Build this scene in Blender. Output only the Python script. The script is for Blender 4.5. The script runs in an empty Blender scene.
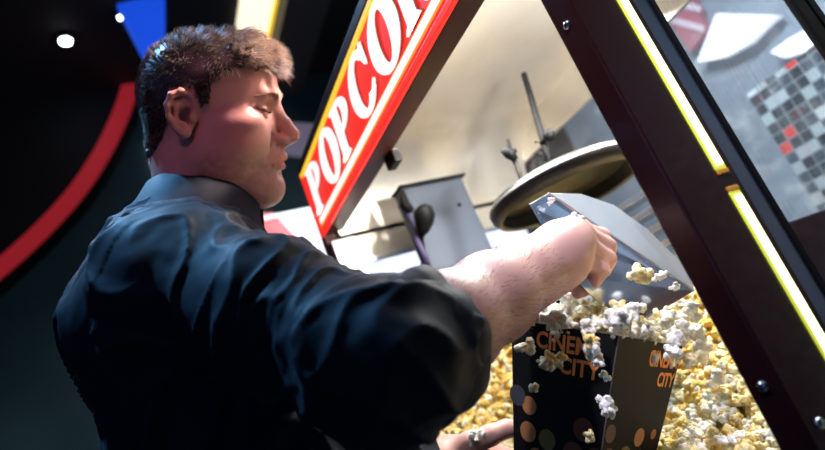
import bpy, bmesh, math, random
import numpy as np
from mathutils import Vector, Matrix, noise as mnoise

SC = bpy.context.scene
COL = SC.collection
random.seed(7)
RNG = np.random.default_rng(7)

# ------------------------------------------------------------------ camera
CAM_R = np.array([0.347, 0.868, -0.355]); CAM_U = np.array([0.409, 0.2008, 0.890])
CAM_R /= np.linalg.norm(CAM_R)
CAM_U -= CAM_R * CAM_U.dot(CAM_R); CAM_U /= np.linalg.norm(CAM_U)
CAM_F = np.cross(CAM_U, CAM_R)
CAM_O = np.array([0.0, 0.0, 1.20])
FPX = 592.0
cam = bpy.data.cameras.new('camera')
cam.sensor_width = 36.0
cam.lens = FPX / 825 * 36.0
cam.clip_start = 0.02
cam.dof.use_dof = True
cam.dof.focus_distance = 0.66
cam.dof.aperture_fstop = 3.2
cam_o = bpy.data.objects.new('camera', cam)
COL.objects.link(cam_o)
m4 = Matrix.Identity(4)
for i in range(3):
    m4[i][0] = CAM_R[i]; m4[i][1] = CAM_U[i]; m4[i][2] = -CAM_F[i]; m4[i][3] = CAM_O[i]
cam_o.matrix_world = m4
SC.camera = cam_o

# ------------------------------------------------------------------ world, light, exposure
SC.view_settings.view_transform = 'Standard'
SC.view_settings.look = 'None'
SC.view_settings.exposure = 0.0
SC.view_settings.gamma = 1.0
SC.view_settings.use_curve_mapping = False
w = bpy.data.worlds.new('world'); SC.world = w; w.use_nodes = True
w.node_tree.nodes['Background'].inputs[0].default_value = (0.02, 0.03, 0.06, 1)
w.node_tree.nodes['Background'].inputs[1].default_value = 0.15


def lamp(name, kind, loc, energy, color, target=None, size=0.1, size_y=None, spot=60, blend=0.5, spread=180):
    l = bpy.data.lights.new(name, kind)
    l.energy = energy; l.color = color
    if kind == 'AREA':
        l.size = size
        l.spread = math.radians(spread)
        if size_y:
            l.shape = 'RECTANGLE'; l.size_y = size_y
    else:
        l.shadow_soft_size = size
    if kind == 'SPOT':
        l.spot_size = math.radians(spot); l.spot_blend = blend
    o = bpy.data.objects.new(name, l); COL.objects.link(o)
    o.location = loc
    if target is not None:
        o.rotation_euler = (Vector(target) - Vector(loc)).to_track_quat('-Z', 'Y').to_euler()
    return o


# warming lamps in the hood of the machine, and an added uplight
lamp('hood_lamp_light', 'AREA', (-0.70, 0.62, 1.735), 5.0, (0.98, 0.97, 0.95), (-0.72, 0.66, 1.0), 0.34, 0.10, spread=125)
lamp('hood_lamp_light_rear', 'AREA', (-0.60, 0.86, 1.735), 5.5, (1.0, 0.96, 0.88), (-0.62, 0.84, 1.0), 0.30, 0.10, spread=125)
lamp('hood_fill_light', 'SPOT', (-0.43, 0.66, 1.53), 34, (1.0, 0.96, 0.88), (-0.95, 0.72, 1.80), 0.03, spot=95)  # added uplight, brightens the steel lining of the hood
# cool white ceiling spot over the counter front, then a face key
lamp('counter_spot_light', 'SPOT', (0.45, -0.30, 2.9), 230, (0.80, 0.79, 1.0), (-0.52, 0.52, 1.2), 0.08, spot=13)
lamp('face_key_light', 'SPOT', (0.06, 1.10, 2.42), 620, (1.0, 0.68, 0.62), (-0.70, 0.24, 1.67), 0.08, spot=15)  # added pink key aimed at his face
# blue and cool spots of the lobby behind him, then two added fills
lamp('lobby_spot_light_blue', 'SPOT', (-2.1, -0.3, 3.6), 120, (0.35, 0.62, 1.0), (-0.70, 0.05, 1.5), 0.10, spot=40)
lamp('lobby_spot_light_side', 'SPOT', (-1.15, -0.55, 3.5), 270, (0.18, 0.52, 1.0), (-0.72, 0.04, 1.50), 0.05, spot=20)
lamp('blue_fill_light', 'AREA', (0.8, -2.7, 1.9), 5, (0.15, 0.38, 1.0), (-0.4, 0.3, 1.3), 1.6, 1.6)  # added blue fill behind the camera, for sheen on shirt and scoop
lamp('pink_fill_light', 'SPOT', (0.9, -0.4, 2.2), 22, (1.0, 0.30, 0.50), (-0.68, 0.16, 1.67), 0.2, spot=15)  # added pink fill on his face from the camera side


def P(px, py, d):
    """a point d metres in front of the camera along its axis, seen at pixel px, py"""
    return CAM_O + CAM_F * d + CAM_R * ((px - 412.5) / FPX * d) + CAM_U * ((225 - py) / FPX * d)


def C(r, u, f):
    """camera-axes vector to world vector"""
    return CAM_R * r + CAM_U * u + CAM_F * f


# ------------------------------------------------------------------ materials
def new_mat(name):
    m = bpy.data.materials.new(name); m.use_nodes = True
    return m, m.node_tree, m.node_tree.nodes['Principled BSDF']


def mat(name, color, rough=0.5, metal=0.0, emit=None, es=1.0, coat=0.0, bump=None, var=None, trans=0.0, spec=None, sss=0.0):
    m, nt, b = new_mat(name)
    b.inputs['Base Color'].default_value = (*color, 1)
    b.inputs['Roughness'].default_value = rough
    b.inputs['Metallic'].default_value = metal
    b.inputs['Coat Weight'].default_value = coat
    b.inputs['Transmission Weight'].default_value = trans
    if spec is not None:
        b.inputs['Specular IOR Level'].default_value = spec
    if emit:
        b.inputs['Emission Color'].default_value = (*emit, 1)
        b.inputs['Emission Strength'].default_value = es
    if sss:
        b.inputs['Subsurface Weight'].default_value = sss
        b.inputs['Subsurface Radius'].default_value = (0.01, 0.006, 0.004)
        b.inputs['Subsurface Scale'].default_value = 0.6
    if bump or var:
        tc = nt.nodes.new('ShaderNodeTexCoord')
        mp = nt.nodes.new('ShaderNodeMapping')
        nt.links.new(tc.outputs['Object'], mp.inputs['Vector'])
        nz = nt.nodes.new('ShaderNodeTexNoise')
        nt.links.new(mp.outputs[0], nz.inputs['Vector'])
        if bump:
            sc, st, dist = bump[:3]
            if len(bump) > 3:
                mp.inputs['Scale'].default_value = bump[3]
            nz.inputs['Scale'].default_value = sc
            nz.inputs['Detail'].default_value = 5
            bp = nt.nodes.new('ShaderNodeBump')
            bp.inputs['Strength'].default_value = st
            bp.inputs['Distance'].default_value = dist
            nt.links.new(nz.outputs['Fac'], bp.inputs['Height'])
            nt.links.new(bp.outputs[0], b.inputs['Normal'])
        if var:
            c2, sc2 = var
            n2 = nt.nodes.new('ShaderNodeTexNoise')
            n2.inputs['Scale'].default_value = sc2
            n2.inputs['Detail'].default_value = 4
            nt.links.new(tc.outputs['Object'], n2.inputs['Vector'])
            rp = nt.nodes.new('ShaderNodeValToRGB')
            rp.color_ramp.elements[0].position = 0.35
            rp.color_ramp.elements[1].position = 0.65
            rp.color_ramp.elements[0].color = (*color, 1)
            rp.color_ramp.elements[1].color = (*c2, 1)
            nt.links.new(n2.outputs['Fac'], rp.inputs[0])
            nt.links.new(rp.outputs[0], b.inputs['Base Color'])
    return m


def attr_mat(name, rough, sss=0.0, spec=0.5, attr='tint', sheen=0.0, bump=None):
    m = mat(name, (1, 1, 1), rough, sss=sss, spec=spec, bump=bump)
    nt = m.node_tree; b = nt.nodes['Principled BSDF']
    a = nt.nodes.new('ShaderNodeAttribute'); a.attribute_name = attr
    nt.links.new(a.outputs['Color'], b.inputs['Base Color'])
    b.inputs['Sheen Weight'].default_value = sheen
    return m


M = {}
M['black_wall'] = mat('black_wall', (0.006, 0.006, 0.008), 0.6)
M['teal_wall'] = mat('teal_wall', (0.010, 0.050, 0.060), 0.6, var=((0.016, 0.065, 0.08), 1.2))
M['ceiling'] = mat('ceiling', (0.008, 0.008, 0.010), 0.7)
M['floor'] = mat('floor', (0.05, 0.05, 0.055), 0.35, var=((0.07, 0.065, 0.07), 3))
M['soffit'] = mat('soffit', (0.05, 0.045, 0.045), 0.6)
M['lacquer'] = mat('lacquer', (0.022, 0.0045, 0.005), 0.24, coat=0.15)
M['maroon'] = mat('maroon', (0.06, 0.014, 0.009), 0.4, spec=0.3)
M['steel'] = mat('steel', (0.80, 0.77, 0.72), 0.44, 0.9, bump=(11, 0.30, 0.012, (1, 1, 0.22)), var=((0.70, 0.65, 0.58), 5))
M['steel_cool'] = mat('steel_cool', (0.62, 0.66, 0.72), 0.33, 1.0, bump=(160, 0.05, 0.002, (1, 1, 0.05)))
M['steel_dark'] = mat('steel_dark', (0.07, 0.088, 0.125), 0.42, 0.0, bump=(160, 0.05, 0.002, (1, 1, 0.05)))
M['steel_scoop'] = mat('steel_scoop', (0.54, 0.62, 0.78), 0.16, 1.0, bump=(30, 0.05, 0.004))  # blue reflection of the lobby tinted into the scoop steel
M['steel_pale'] = mat('steel_pale', (0.66, 0.65, 0.66), 0.30, 0.95, bump=(40, 0.06, 0.003))
M['chrome'] = mat('chrome', (0.75, 0.75, 0.77), 0.15, 1.0)
M['black_metal'] = mat('black_metal', (0.010, 0.0095, 0.009), 0.42, 0.2, spec=0.15, var=((0.028, 0.025, 0.022), 14))
M['black_plastic'] = mat('black_plastic', (0.004, 0.004, 0.005), 0.55, spec=0.15)
M['cable'] = mat('cable', (0.05, 0.04, 0.12), 0.5)
M['red_light'] = mat('red_light', (0.7, 0.02, 0.02), 0.35, emit=(1.0, 0.035, 0.02), es=0.85)
M['dark_red'] = mat('dark_red', (0.35, 0.01, 0.01), 0.4, emit=(0.5, 0.01, 0.01), es=0.35)
M['white_light'] = mat('white_light', (0.9, 0.9, 0.85), 0.4, emit=(1.0, 0.95, 0.90), es=1.1)
M['cream_light'] = mat('cream_light', (0.9, 0.85, 0.7), 0.4, emit=(1.0, 0.88, 0.62), es=1.3)
M['orange_light'] = mat('orange_light', (0.9, 0.4, 0.1), 0.4, emit=(1.0, 0.32, 0.06), es=0.9)
M['yellow_light'] = mat('yellow_light', (0.9, 0.6, 0.05), 0.4, emit=(1.0, 0.62, 0.03), es=0.9)
M['tube_light'] = mat('tube_light', (1, 1, 0.7), 0.4, emit=(1.0, 0.96, 0.62), es=3.2)
M['tube_edge'] = mat('tube_edge', (0.75, 0.8, 0.1), 0.3, emit=(0.72, 0.80, 0.05), es=0.55)
M['amber'] = mat('amber', (0.8, 0.35, 0.05), 0.3)
M['blue_painted_glow'] = mat('blue_painted_glow', (0.02, 0.08, 0.6), 0.5, emit=(0.008, 0.075, 0.72), es=0.9)
M['neon_red'] = mat('neon_red', (0.6, 0.03, 0.04), 0.5, emit=(0.55, 0.022, 0.035), es=0.38)
M['neon_orange'] = mat('neon_orange', (0.6, 0.08, 0.03), 0.5, emit=(0.75, 0.06, 0.03), es=0.7)
M['spot_white'] = mat('spot_white', (1, 1, 1), 0.4, emit=(0.85, 0.92, 1.0), es=14)
M['panel_white'] = mat('panel_white', (0.8, 0.8, 0.85), 0.4, emit=(0.88, 0.88, 1.0), es=1.0)
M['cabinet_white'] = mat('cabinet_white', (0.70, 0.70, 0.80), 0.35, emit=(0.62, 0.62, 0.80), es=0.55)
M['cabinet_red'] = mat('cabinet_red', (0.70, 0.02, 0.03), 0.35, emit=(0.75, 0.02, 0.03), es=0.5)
M['tub_black'] = mat('tub_black', (0.006, 0.006, 0.006), 0.5, spec=0.13)
M['tub_inner'] = mat('tub_inner', (0.55, 0.5, 0.45), 0.6)
M['print_orange'] = mat('print_orange', (0.85, 0.27, 0.06), 0.45)
M['print_bronze'] = mat('print_bronze', (0.42, 0.17, 0.055), 0.45)
M['print_brown'] = mat('print_brown', (0.10, 0.03, 0.018), 0.45)
M['print_olive'] = mat('print_olive', (0.16, 0.12, 0.03), 0.45)
M['print_grey'] = mat('print_grey', (0.045, 0.05, 0.055), 0.45)
M['skin'] = attr_mat('skin', 0.42, sss=0.12, spec=0.4, bump=(420, 0.10, 0.002))
M['hair'] = attr_mat('hair', 0.38, spec=0.5)
M['shirt'] = mat('shirt', (0.0035, 0.0125, 0.026), 0.62, bump=(900, 0.15, 0.001), spec=0.2)
M['shirt'].node_tree.nodes['Principled BSDF'].inputs['Sheen Weight'].default_value = 0.04
M['stitch'] = mat('stitch', (0.10, 0.16, 0.22), 0.6)
M['trousers'] = mat('trousers', (0.008, 0.008, 0.010), 0.7)
M['leather'] = mat('leather', (0.01, 0.01, 0.01), 0.35)
M['eye'] = mat('eye', (0.05, 0.03, 0.03), 0.2)
M['lash'] = mat('lash', (0.015, 0.008, 0.006), 0.6)


def glass_mat():
    m, nt, b = new_mat('glass')
    nt.nodes.remove(b)
    out = nt.nodes['Material Output']
    tr = nt.nodes.new('ShaderNodeBsdfTransparent'); tr.inputs[0].default_value = (0.93, 0.95, 0.96, 1)
    gl = nt.nodes.new('ShaderNodeBsdfGlossy'); gl.inputs['Roughness'].default_value = 0.03
    fr = nt.nodes.new('ShaderNodeFresnel'); fr.inputs[0].default_value = 1.5
    mx = nt.nodes.new('ShaderNodeMixShader')
    ge = nt.nodes.new('ShaderNodeNewGeometry'); inv = nt.nodes.new('ShaderNodeMath'); inv.operation = 'SUBTRACT'; inv.inputs[0].default_value = 1.0
    nt.links.new(ge.outputs['Backfacing'], inv.inputs[1])
    mu = nt.nodes.new('ShaderNodeMath'); mu.operation = 'MULTIPLY'
    nt.links.new(fr.outputs[0], mu.inputs[0]); nt.links.new(inv.outputs[0], mu.inputs[1])
    nt.links.new(mu.outputs[0], mx.inputs[0]); nt.links.new(tr.outputs[0], mx.inputs[1]); nt.links.new(gl.outputs[0], mx.inputs[2])
    # faint fingerprints and scratches
    df = nt.nodes.new('ShaderNodeBsdfDiffuse'); df.inputs[0].default_value = (0.55, 0.62, 0.7, 1)
    tc = nt.nodes.new('ShaderNodeTexCoord'); mp = nt.nodes.new('ShaderNodeMapping')
    mp.inputs['Scale'].default_value = (6, 60, 9); mp.inputs['Rotation'].default_value = (0.7, 0.2, 0)
    nz = nt.nodes.new('ShaderNodeTexNoise'); nz.inputs['Scale'].default_value = 3.0; nz.inputs['Detail'].default_value = 6
    rp = nt.nodes.new('ShaderNodeValToRGB')
    rp.color_ramp.elements[0].position = 0.55; rp.color_ramp.elements[1].position = 0.75
    rp.color_ramp.elements[0].color = (0.02, 0.02, 0.02, 1); rp.color_ramp.elements[1].color = (0.15, 0.15, 0.15, 1)
    nt.links.new(tc.outputs['Object'], mp.inputs[0]); nt.links.new(mp.outputs[0], nz.inputs['Vector']); nt.links.new(nz.outputs['Fac'], rp.inputs[0])
    m2 = nt.nodes.new('ShaderNodeMixShader')
    nt.links.new(rp.outputs[0], m2.inputs[0]); nt.links.new(mx.outputs[0], m2.inputs[1]); nt.links.new(df.outputs[0], m2.inputs[2])
    nt.links.new(m2.outputs[0], out.inputs[0])
    return m


M['glass'] = glass_mat()


def tile_mat():
    m, nt, b = new_mat('mosaic_tile')
    tc = nt.nodes.new('ShaderNodeTexCoord'); sep = nt.nodes.new('ShaderNodeSeparateXYZ')
    nt.links.new(tc.outputs['Object'], sep.inputs[0])
    T = 0.033

    def mth(op, a, bb=None):
        n = nt.nodes.new('ShaderNodeMath'); n.operation = op
        for i, v in enumerate((a, bb)):
            if v is None: continue
            if isinstance(v, (int, float)): n.inputs[i].default_value = v
            else: nt.links.new(v, n.inputs[i])
        return n.outputs[0]
    u = mth('DIVIDE', sep.outputs['X'], T); v = mth('DIVIDE', sep.outputs['Z'], T)
    fu = mth('FLOOR', u); fv = mth('FLOOR', v)
    cmb = nt.nodes.new('ShaderNodeCombineXYZ'); nt.links.new(fu, cmb.inputs[0]); nt.links.new(fv, cmb.inputs[1])
    wn = nt.nodes.new('ShaderNodeTexWhiteNoise'); nt.links.new(cmb.outputs[0], wn.inputs['Vector'])
    rp = nt.nodes.new('ShaderNodeValToRGB'); rp.color_ramp.interpolation = 'CONSTANT'
    e = rp.color_ramp.elements
    e[0].position = 0; e[0].color = (0.02, 0.028, 0.042, 1)
    e[1].position = 0.36; e[1].color = (0.06, 0.08, 0.11, 1)
    x = e.new(0.52); x.color = (0.42, 0.48, 0.50, 1)
    x = e.new(0.85); x.color = (0.75, 0.05, 0.04, 1)
    x = e.new(0.93); x.color = (0.62, 0.66, 0.68, 1)
    nt.links.new(wn.outputs['Value'], rp.inputs[0])
    gu = mth('FRACT', u); gv = mth('FRACT', v)
    g = mth('MAXIMUM', mth('ABSOLUTE', mth('SUBTRACT', gu, 0.5)), mth('ABSOLUTE', mth('SUBTRACT', gv, 0.5)))
    gr = mth('GREATER_THAN', g, 0.455)
    mx = nt.nodes.new('ShaderNodeMix'); mx.data_type = 'RGBA'
    nt.links.new(gr, mx.inputs['Factor']); nt.links.new(rp.outputs[0], mx.inputs[6]); mx.inputs[7].default_value = (0.30, 0.33, 0.36, 1)
    nt.links.new(mx.outputs[2], b.inputs['Base Color'])
    b.inputs['Roughness'].default_value = 0.25
    return m


M['tile'] = tile_mat()


def popcorn_mat():
    m, nt, b = new_mat('popcorn')
    oi = nt.nodes.new('ShaderNodeAttribute'); oi.attribute_name = 'tint'
    info = nt.nodes.new('ShaderNodeObjectInfo')
    tc = nt.nodes.new('ShaderNodeTexCoord')
    nz = nt.nodes.new('ShaderNodeTexNoise'); nz.inputs['Scale'].default_value = 90; nz.inputs['Detail'].default_value = 2
    nt.links.new(tc.outputs['Object'], nz.inputs['Vector'])
    ad = nt.nodes.new('ShaderNodeMath'); ad.operation = 'MULTIPLY_ADD'
    nt.links.new(nz.outputs['Fac'], ad.inputs[0]); ad.inputs[1].default_value = 1.0
    nt.links.new(oi.outputs['Fac'], ad.inputs[2])
    rp = nt.nodes.new('ShaderNodeValToRGB')
    e = rp.color_ramp.elements
    e[0].position = 0.45; e[0].color = (0.92, 0.90, 0.82, 1)
    e[1].position = 1.55 / 1.6; e[1].color = (0.80, 0.55, 0.14, 1)
    x = e.new(0.75); x.color = (0.90, 0.80, 0.46, 1)
    nt.links.new(ad.outputs[0], rp.inputs[0])
    nt.links.new(rp.outputs[0], b.inputs['Base Color'])
    b.inputs['Roughness'].default_value = 0.6
    b.inputs['Subsurface Weight'].default_value = 0.15
    b.inputs['Subsurface Radius'].default_value = (0.006, 0.005, 0.003)
    bp = nt.nodes.new('ShaderNodeBump'); bp.inputs['Strength'].default_value = 0.4; bp.inputs['Distance'].default_value = 0.002
    n2 = nt.nodes.new('ShaderNodeTexNoise'); n2.inputs['Scale'].default_value = 260
    nt.links.new(tc.outputs['Object'], n2.inputs['Vector'])
    nt.links.new(n2.outputs['Fac'], bp.inputs['Height']); nt.links.new(bp.outputs[0], b.inputs['Normal'])
    return m


M['popcorn'] = popcorn_mat()


# ------------------------------------------------------------------ mesh helpers
class MB:
    """collects shapes and links them as one mesh object"""

    def __init__(self):
        self.v = []; self.f = []; self.mi = []; self.cur = 0

    def add(self, vs, fs):
        n = len(self.v)
        self.v += [tuple(float(c) for c in p) for p in vs]
        self.f += [tuple(i + n for i in q) for q in fs]
        self.mi += [self.cur] * len(fs)
        return self

    def box(self, lo, hi, bev=0.0):
        (x0, y0, z0), (x1, y1, z1) = lo, hi
        return self.obox(((x0 + x1) / 2, (y0 + y1) / 2, (z0 + z1) / 2), (x1 - x0, y1 - y0, z1 - z0), np.eye(3), bev)

    def obox(self, c, s, R, bev=0.0):
        """box of size s with axes the columns of R, edges chamfered by bev"""
        c = np.array(c, float); h = np.array(s, float) / 2; R = np.array(R, float)
        if bev <= 0:
            vs = [c + R @ (h * np.array(k)) for k in [(-1, -1, -1), (1, -1, -1), (1, 1, -1), (-1, 1, -1), (-1, -1, 1), (1, -1, 1), (1, 1, 1), (-1, 1, 1)]]
            return self.add(vs, [(0, 3, 2, 1), (4, 5, 6, 7), (0, 1, 5, 4), (1, 2, 6, 5), (2, 3, 7, 6), (3, 0, 4, 7)])
        bm = bmesh.new(); bmesh.ops.create_cube(bm, size=1)
        for vv in bm.verts: vv.co = Vector(h * 2 * np.array(vv.co))
        bmesh.ops.bevel(bm, geom=list(bm.edges), offset=bev, segments=2, affect='EDGES', profile=0.5)
        bm.verts.index_update()
        vs = [c + R @ np.array(vv.co) for vv in bm.verts]; fs = [[vv.index for vv in f.verts] for f in bm.faces]
        bm.free()
        return self.add(vs, fs)

    def tube(self, pts, r, seg=12, caps=True):
        pts = [np.array(p, float) for p in pts]; n = len(pts)
        rs = r if isinstance(r, (list, tuple, np.ndarray)) else [r] * n
        vs = []; fs = []
        t0 = pts[1] - pts[0]; ref = np.array([0, 0, 1.0]) if abs(t0[2]) < 0.9 * np.linalg.norm(t0) else np.array([1.0, 0, 0])
        for i in range(n):
            t = pts[min(i + 1, n - 1)] - pts[max(i - 1, 0)]; t = t / (np.linalg.norm(t) + 1e-12)
            a = np.cross(t, ref); a /= np.linalg.norm(a) + 1e-12; b = np.cross(t, a); ref = np.cross(a, t)
            for k in range(seg):
                q = 2 * math.pi * k / seg
                vs.append(pts[i] + rs[i] * (a * math.cos(q) + b * math.sin(q)))
        for i in range(n - 1):
            for k in range(seg):
                k2 = (k + 1) % seg
                fs.append((i * seg + k, i * seg + k2, (i + 1) * seg + k2, (i + 1) * seg + k))
        if caps:
            fs.append(tuple(range(seg))[::-1]); fs.append(tuple((n - 1) * seg + k for k in range(seg)))
        return self.add(vs, fs)

    def lathe(self, c, prof, R=np.eye(3), seg=48):
        """prof: (radius, height) pairs turned about the third column of R"""
        c = np.array(c, float); vs = []; fs = []; n = len(prof)
        for (r, h) in prof:
            for k in range(seg):
                q = 2 * math.pi * k / seg
                vs.append(c + R @ np.array([r * math.cos(q), r * math.sin(q), h]))
        for i in range(n - 1):
            for k in range(seg):
                k2 = (k + 1) % seg
                fs.append((i * seg + k, i * seg + k2, (i + 1) * seg + k2, (i + 1) * seg + k))
        return self.add(vs, fs)

    def ball(self, c, r, seg=20, R=np.eye(3)):
        r = np.array([r] * 3 if isinstance(r, (int, float)) else r, float)
        prof = [(max(1e-5, math.sin(math.pi * i / (seg // 2))), -math.cos(math.pi * i / (seg // 2))) for i in range(seg // 2 + 1)]
        return self.lathe(c, prof, np.array(R) @ np.diag(r), seg)

    def prism(self, outline, c, ax, ay, az, t0, t1, hole=None):
        """a flat outline (list of 2D points) laid along ax, ay and thickened along az from t0 to t1"""
        c = np.array(c, float); ax, ay, az = (np.array(q, float) for q in (ax, ay, az))
        n = len(outline)
        f = lambda p, t: c + ax * p[0] + ay * p[1] + az * t
        if hole is None:
            vs = [f(p, t0) for p in outline] + [f(p, t1) for p in outline]
            fs = [tuple(range(n))[::-1], tuple(range(n, 2 * n))] + [(i, (i + 1) % n, n + (i + 1) % n, n + i) for i in range(n)]
        else:  # outline and hole have the same count
            vs = [f(p, t0) for p in outline] + [f(p, t1) for p in outline] + [f(p, t0) for p in hole] + [f(p, t1) for p in hole]
            fs = []
            for i in range(n):
                j = (i + 1) % n
                fs += [(i, j, n + j, n + i), (2 * n + j, 2 * n + i, 3 * n + i, 3 * n + j), (n + i, n + j, 3 * n + j, 3 * n + i), (j, i, 2 * n + i, 2 * n + j)]
        return self.add(vs, fs)

    def build(self, name, mats, parent=None, smooth=False, auto=None):
        me = bpy.data.meshes.new(name)
        me.from_pydata(self.v, [], self.f)
        mats = mats if isinstance(mats, (list, tuple)) else [mats]
        for m_ in mats: me.materials.append(m_)
        me.polygons.foreach_set('material_index', self.mi)
        if smooth or auto: me.polygons.foreach_set('use_smooth', [True] * len(self.f))
        bm = bmesh.new(); bm.from_mesh(me); bmesh.ops.recalc_face_normals(bm, faces=bm.faces)
        if auto:
            for e in bm.edges:
                if len(e.link_faces) == 2 and e.calc_face_angle(0) > math.radians(auto): e.smooth = False
        bm.to_mesh(me); bm.free()
        return link(name, me, parent)


def link(name, me, parent=None):
    o = bpy.data.objects.new(name, me); COL.objects.link(o)
    if parent is not None:
        o.parent = parent
        o.matrix_parent_inverse = world_of(parent).inverted()
    return o


def world_of(o):
    mt = o.matrix_basis.copy()
    if o.parent is not None:
        mt = world_of(o.parent) @ o.matrix_parent_inverse @ mt
    return mt


def tag(o, label, cat, group=None, kind=None):
    o['label'] = label; o['category'] = cat
    if group: o['group'] = group
    if kind: o['kind'] = kind
    return o


def empty(name, loc):
    o = bpy.data.objects.new(name, None); COL.objects.link(o); o.location = loc
    o.empty_display_size = 0.05
    return o


def struct(o):
    o['kind'] = 'structure'
    return o


def ell2(cx, cy, rx, ry, n=40, a0=0.0, a1=2 * math.pi, close=True):
    k = n if close else n - 1
    return [(cx + rx * math.cos(a0 + (a1 - a0) * i / k), cy + ry * math.sin(a0 + (a1 - a0) * i / k)) for i in range(n)]


# ------------------------------------------------------------------ implicit surfaces
class Prim:
    def __init__(self, fn, c, rad, k=0.01, op='u'):
        self.fn = fn; self.c = np.array(c, float); self.rad = rad; self.k = k; self.op = op


def s_ell(c, r, R=None, k=0.01, op='u'):
    c = np.array(c, float); r = np.array(r, float)

    def fn(p):
        q = p - c
        if R is not None: q = q @ R
        k0 = np.sqrt(((q / r) ** 2).sum(1)) + 1e-9; k1 = np.sqrt(((q / r ** 2) ** 2).sum(1)) + 1e-9
        return k0 * (k0 - 1) / k1
    return Prim(fn, c, r.max(), k, op)


def s_cap(a, b, ra, rb=None, k=0.01, op='u'):
    a = np.array(a, float); b = np.array(b, float); rb = ra if rb is None else rb

    def fn(p):
        ab = b - a; t = np.clip(((p - a) @ ab) / (ab @ ab + 1e-12), 0, 1)
        return np.linalg.norm(p - a - t[:, None] * ab, axis=1) - (ra + (rb - ra) * t)
    return Prim(fn, (a + b) / 2, np.linalg.norm(b - a) / 2 + max(ra, rb), k, op)


def chain(pts, rs, k=0.006, op='u'):
    return [s_cap(pts[i], pts[i + 1], rs[i], rs[i + 1], k, op) for i in range(len(pts) - 1)]


def sdf(p, prims):
    d = np.full(len(p), 1.0)
    for pr in prims:
        e = pr.fn(p)
        if pr.op == 'u':
            h = np.maximum(pr.k - np.abs(d - e), 0) / pr.k
            d = np.minimum(d, e) - h * h * pr.k * 0.25
        else:
            e = -e
            h = np.maximum(pr.k - np.abs(d - e), 0) / pr.k
            d = np.maximum(d, e) + h * h * pr.k * 0.25
    return d


def surface_net(prims, h, B=8):
    """vertices and quads of the zero level set, evaluated only in blocks near the surface"""
    lo = np.min([q.c - q.rad for q in prims if q.op == 'u'], 0) - 4 * h
    hi = np.max([q.c + q.rad for q in prims if q.op == 'u'], 0) + 4 * h
    nb = np.ceil((hi - lo) / (B * h)).astype(int)
    g = np.stack(np.meshgrid(*[np.arange(k) for k in nb], indexing='ij'), -1).reshape(-1, 3)
    ctr = lo + (g + 0.5) * B * h; br = B * h * 0.87
    d = np.empty(len(ctr))
    near = np.stack([np.linalg.norm(ctr - q.c, axis=1) - q.rad - q.k * 3 - br * 2.4 < 0 for q in prims], 1)
    act = []
    for i in range(len(ctr)):
        ps = [prims[j] for j in np.nonzero(near[i])[0]]
        if not any(q.op == 'u' for q in ps): continue
        act.append((i, ps))
    keys = []; pos = []; cor = []
    ar = np.arange(B + 1)
    loc = np.stack(np.meshgrid(ar, ar, ar, indexing='ij'), -1).reshape(-1, 3)
    ac = np.arange(B)
    offs = np.array([(i, j, k) for i in (0, 1) for j in (0, 1) for k in (0, 1)])
    N = (nb * B + 2).astype(np.int64)
    for i, ps in act:
        dc = abs(sdf(ctr[i:i + 1], ps)[0])
        if dc > br * 9: continue
        base = g[i] * B
        f = sdf(lo + (base + loc) * h, ps).reshape(B + 1, B + 1, B + 1)
        s = f < 0
        if s.all() or not s.any(): continue
        c8 = np.stack([f[o[0]:o[0] + B, o[1]:o[1] + B, o[2]:o[2] + B] for o in offs], -1)
        sg = c8 < 0; m = sg.any(-1) & ~sg.all(-1)
        idx = np.argwhere(m); c8 = c8[m]
        acc = np.zeros((len(idx), 3)); cnt = np.zeros(len(idx))
        for a in range(8):
            for b_ in range(a + 1, 8):
                if np.abs(offs[a] - offs[b_]).sum() != 1: continue
                fa, fb = c8[:, a], c8[:, b_]; x = (fa < 0) != (fb < 0)
                t = np.where(x, fa / np.where(x, fa - fb, 1), 0)
                acc += np.where(x[:, None], offs[a] + t[:, None] * (offs[b_] - offs[a]), 0); cnt += x
        gi = (idx + base).astype(np.int64)
        keys.append((gi[:, 0] * N[1] + gi[:, 1]) * N[2] + gi[:, 2])
        pos.append(lo + (gi + acc / cnt[:, None]) * h); cor.append(c8)
    keys = np.concatenate(keys); pos = np.concatenate(pos); cor = np.concatenate(cor)
    od = np.argsort(keys); keys = keys[od]; pos = pos[od]; cor = cor[od]
    st = [N[1] * N[2], N[2], 1]
    quads = []

    def look(k):
        j = np.searchsorted(keys, k); j = np.minimum(j, len(keys) - 1)
        return j, keys[j] == k
    for ax in range(3):
        o1 = [4, 2, 1][ax]
        x = (cor[:, 0] < 0) != (cor[:, o1] < 0)
        u, v = [(1, 2), (2, 0), (0, 1)][ax]
        me = np.nonzero(x)[0]
        a, ok1 = look(keys[me] - st[u]); b_, ok2 = look(keys[me] - st[u] - st[v]); c_, ok3 = look(keys[me] - st[v])
        ok = ok1 & ok2 & ok3
        q = np.stack([me, a, b_, c_], 1)
        flip = cor[me, 0] < 0
        q[~flip] = q[~flip][:, ::-1]
        quads.append(q[ok])
    return pos, np.concatenate(quads)


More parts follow.
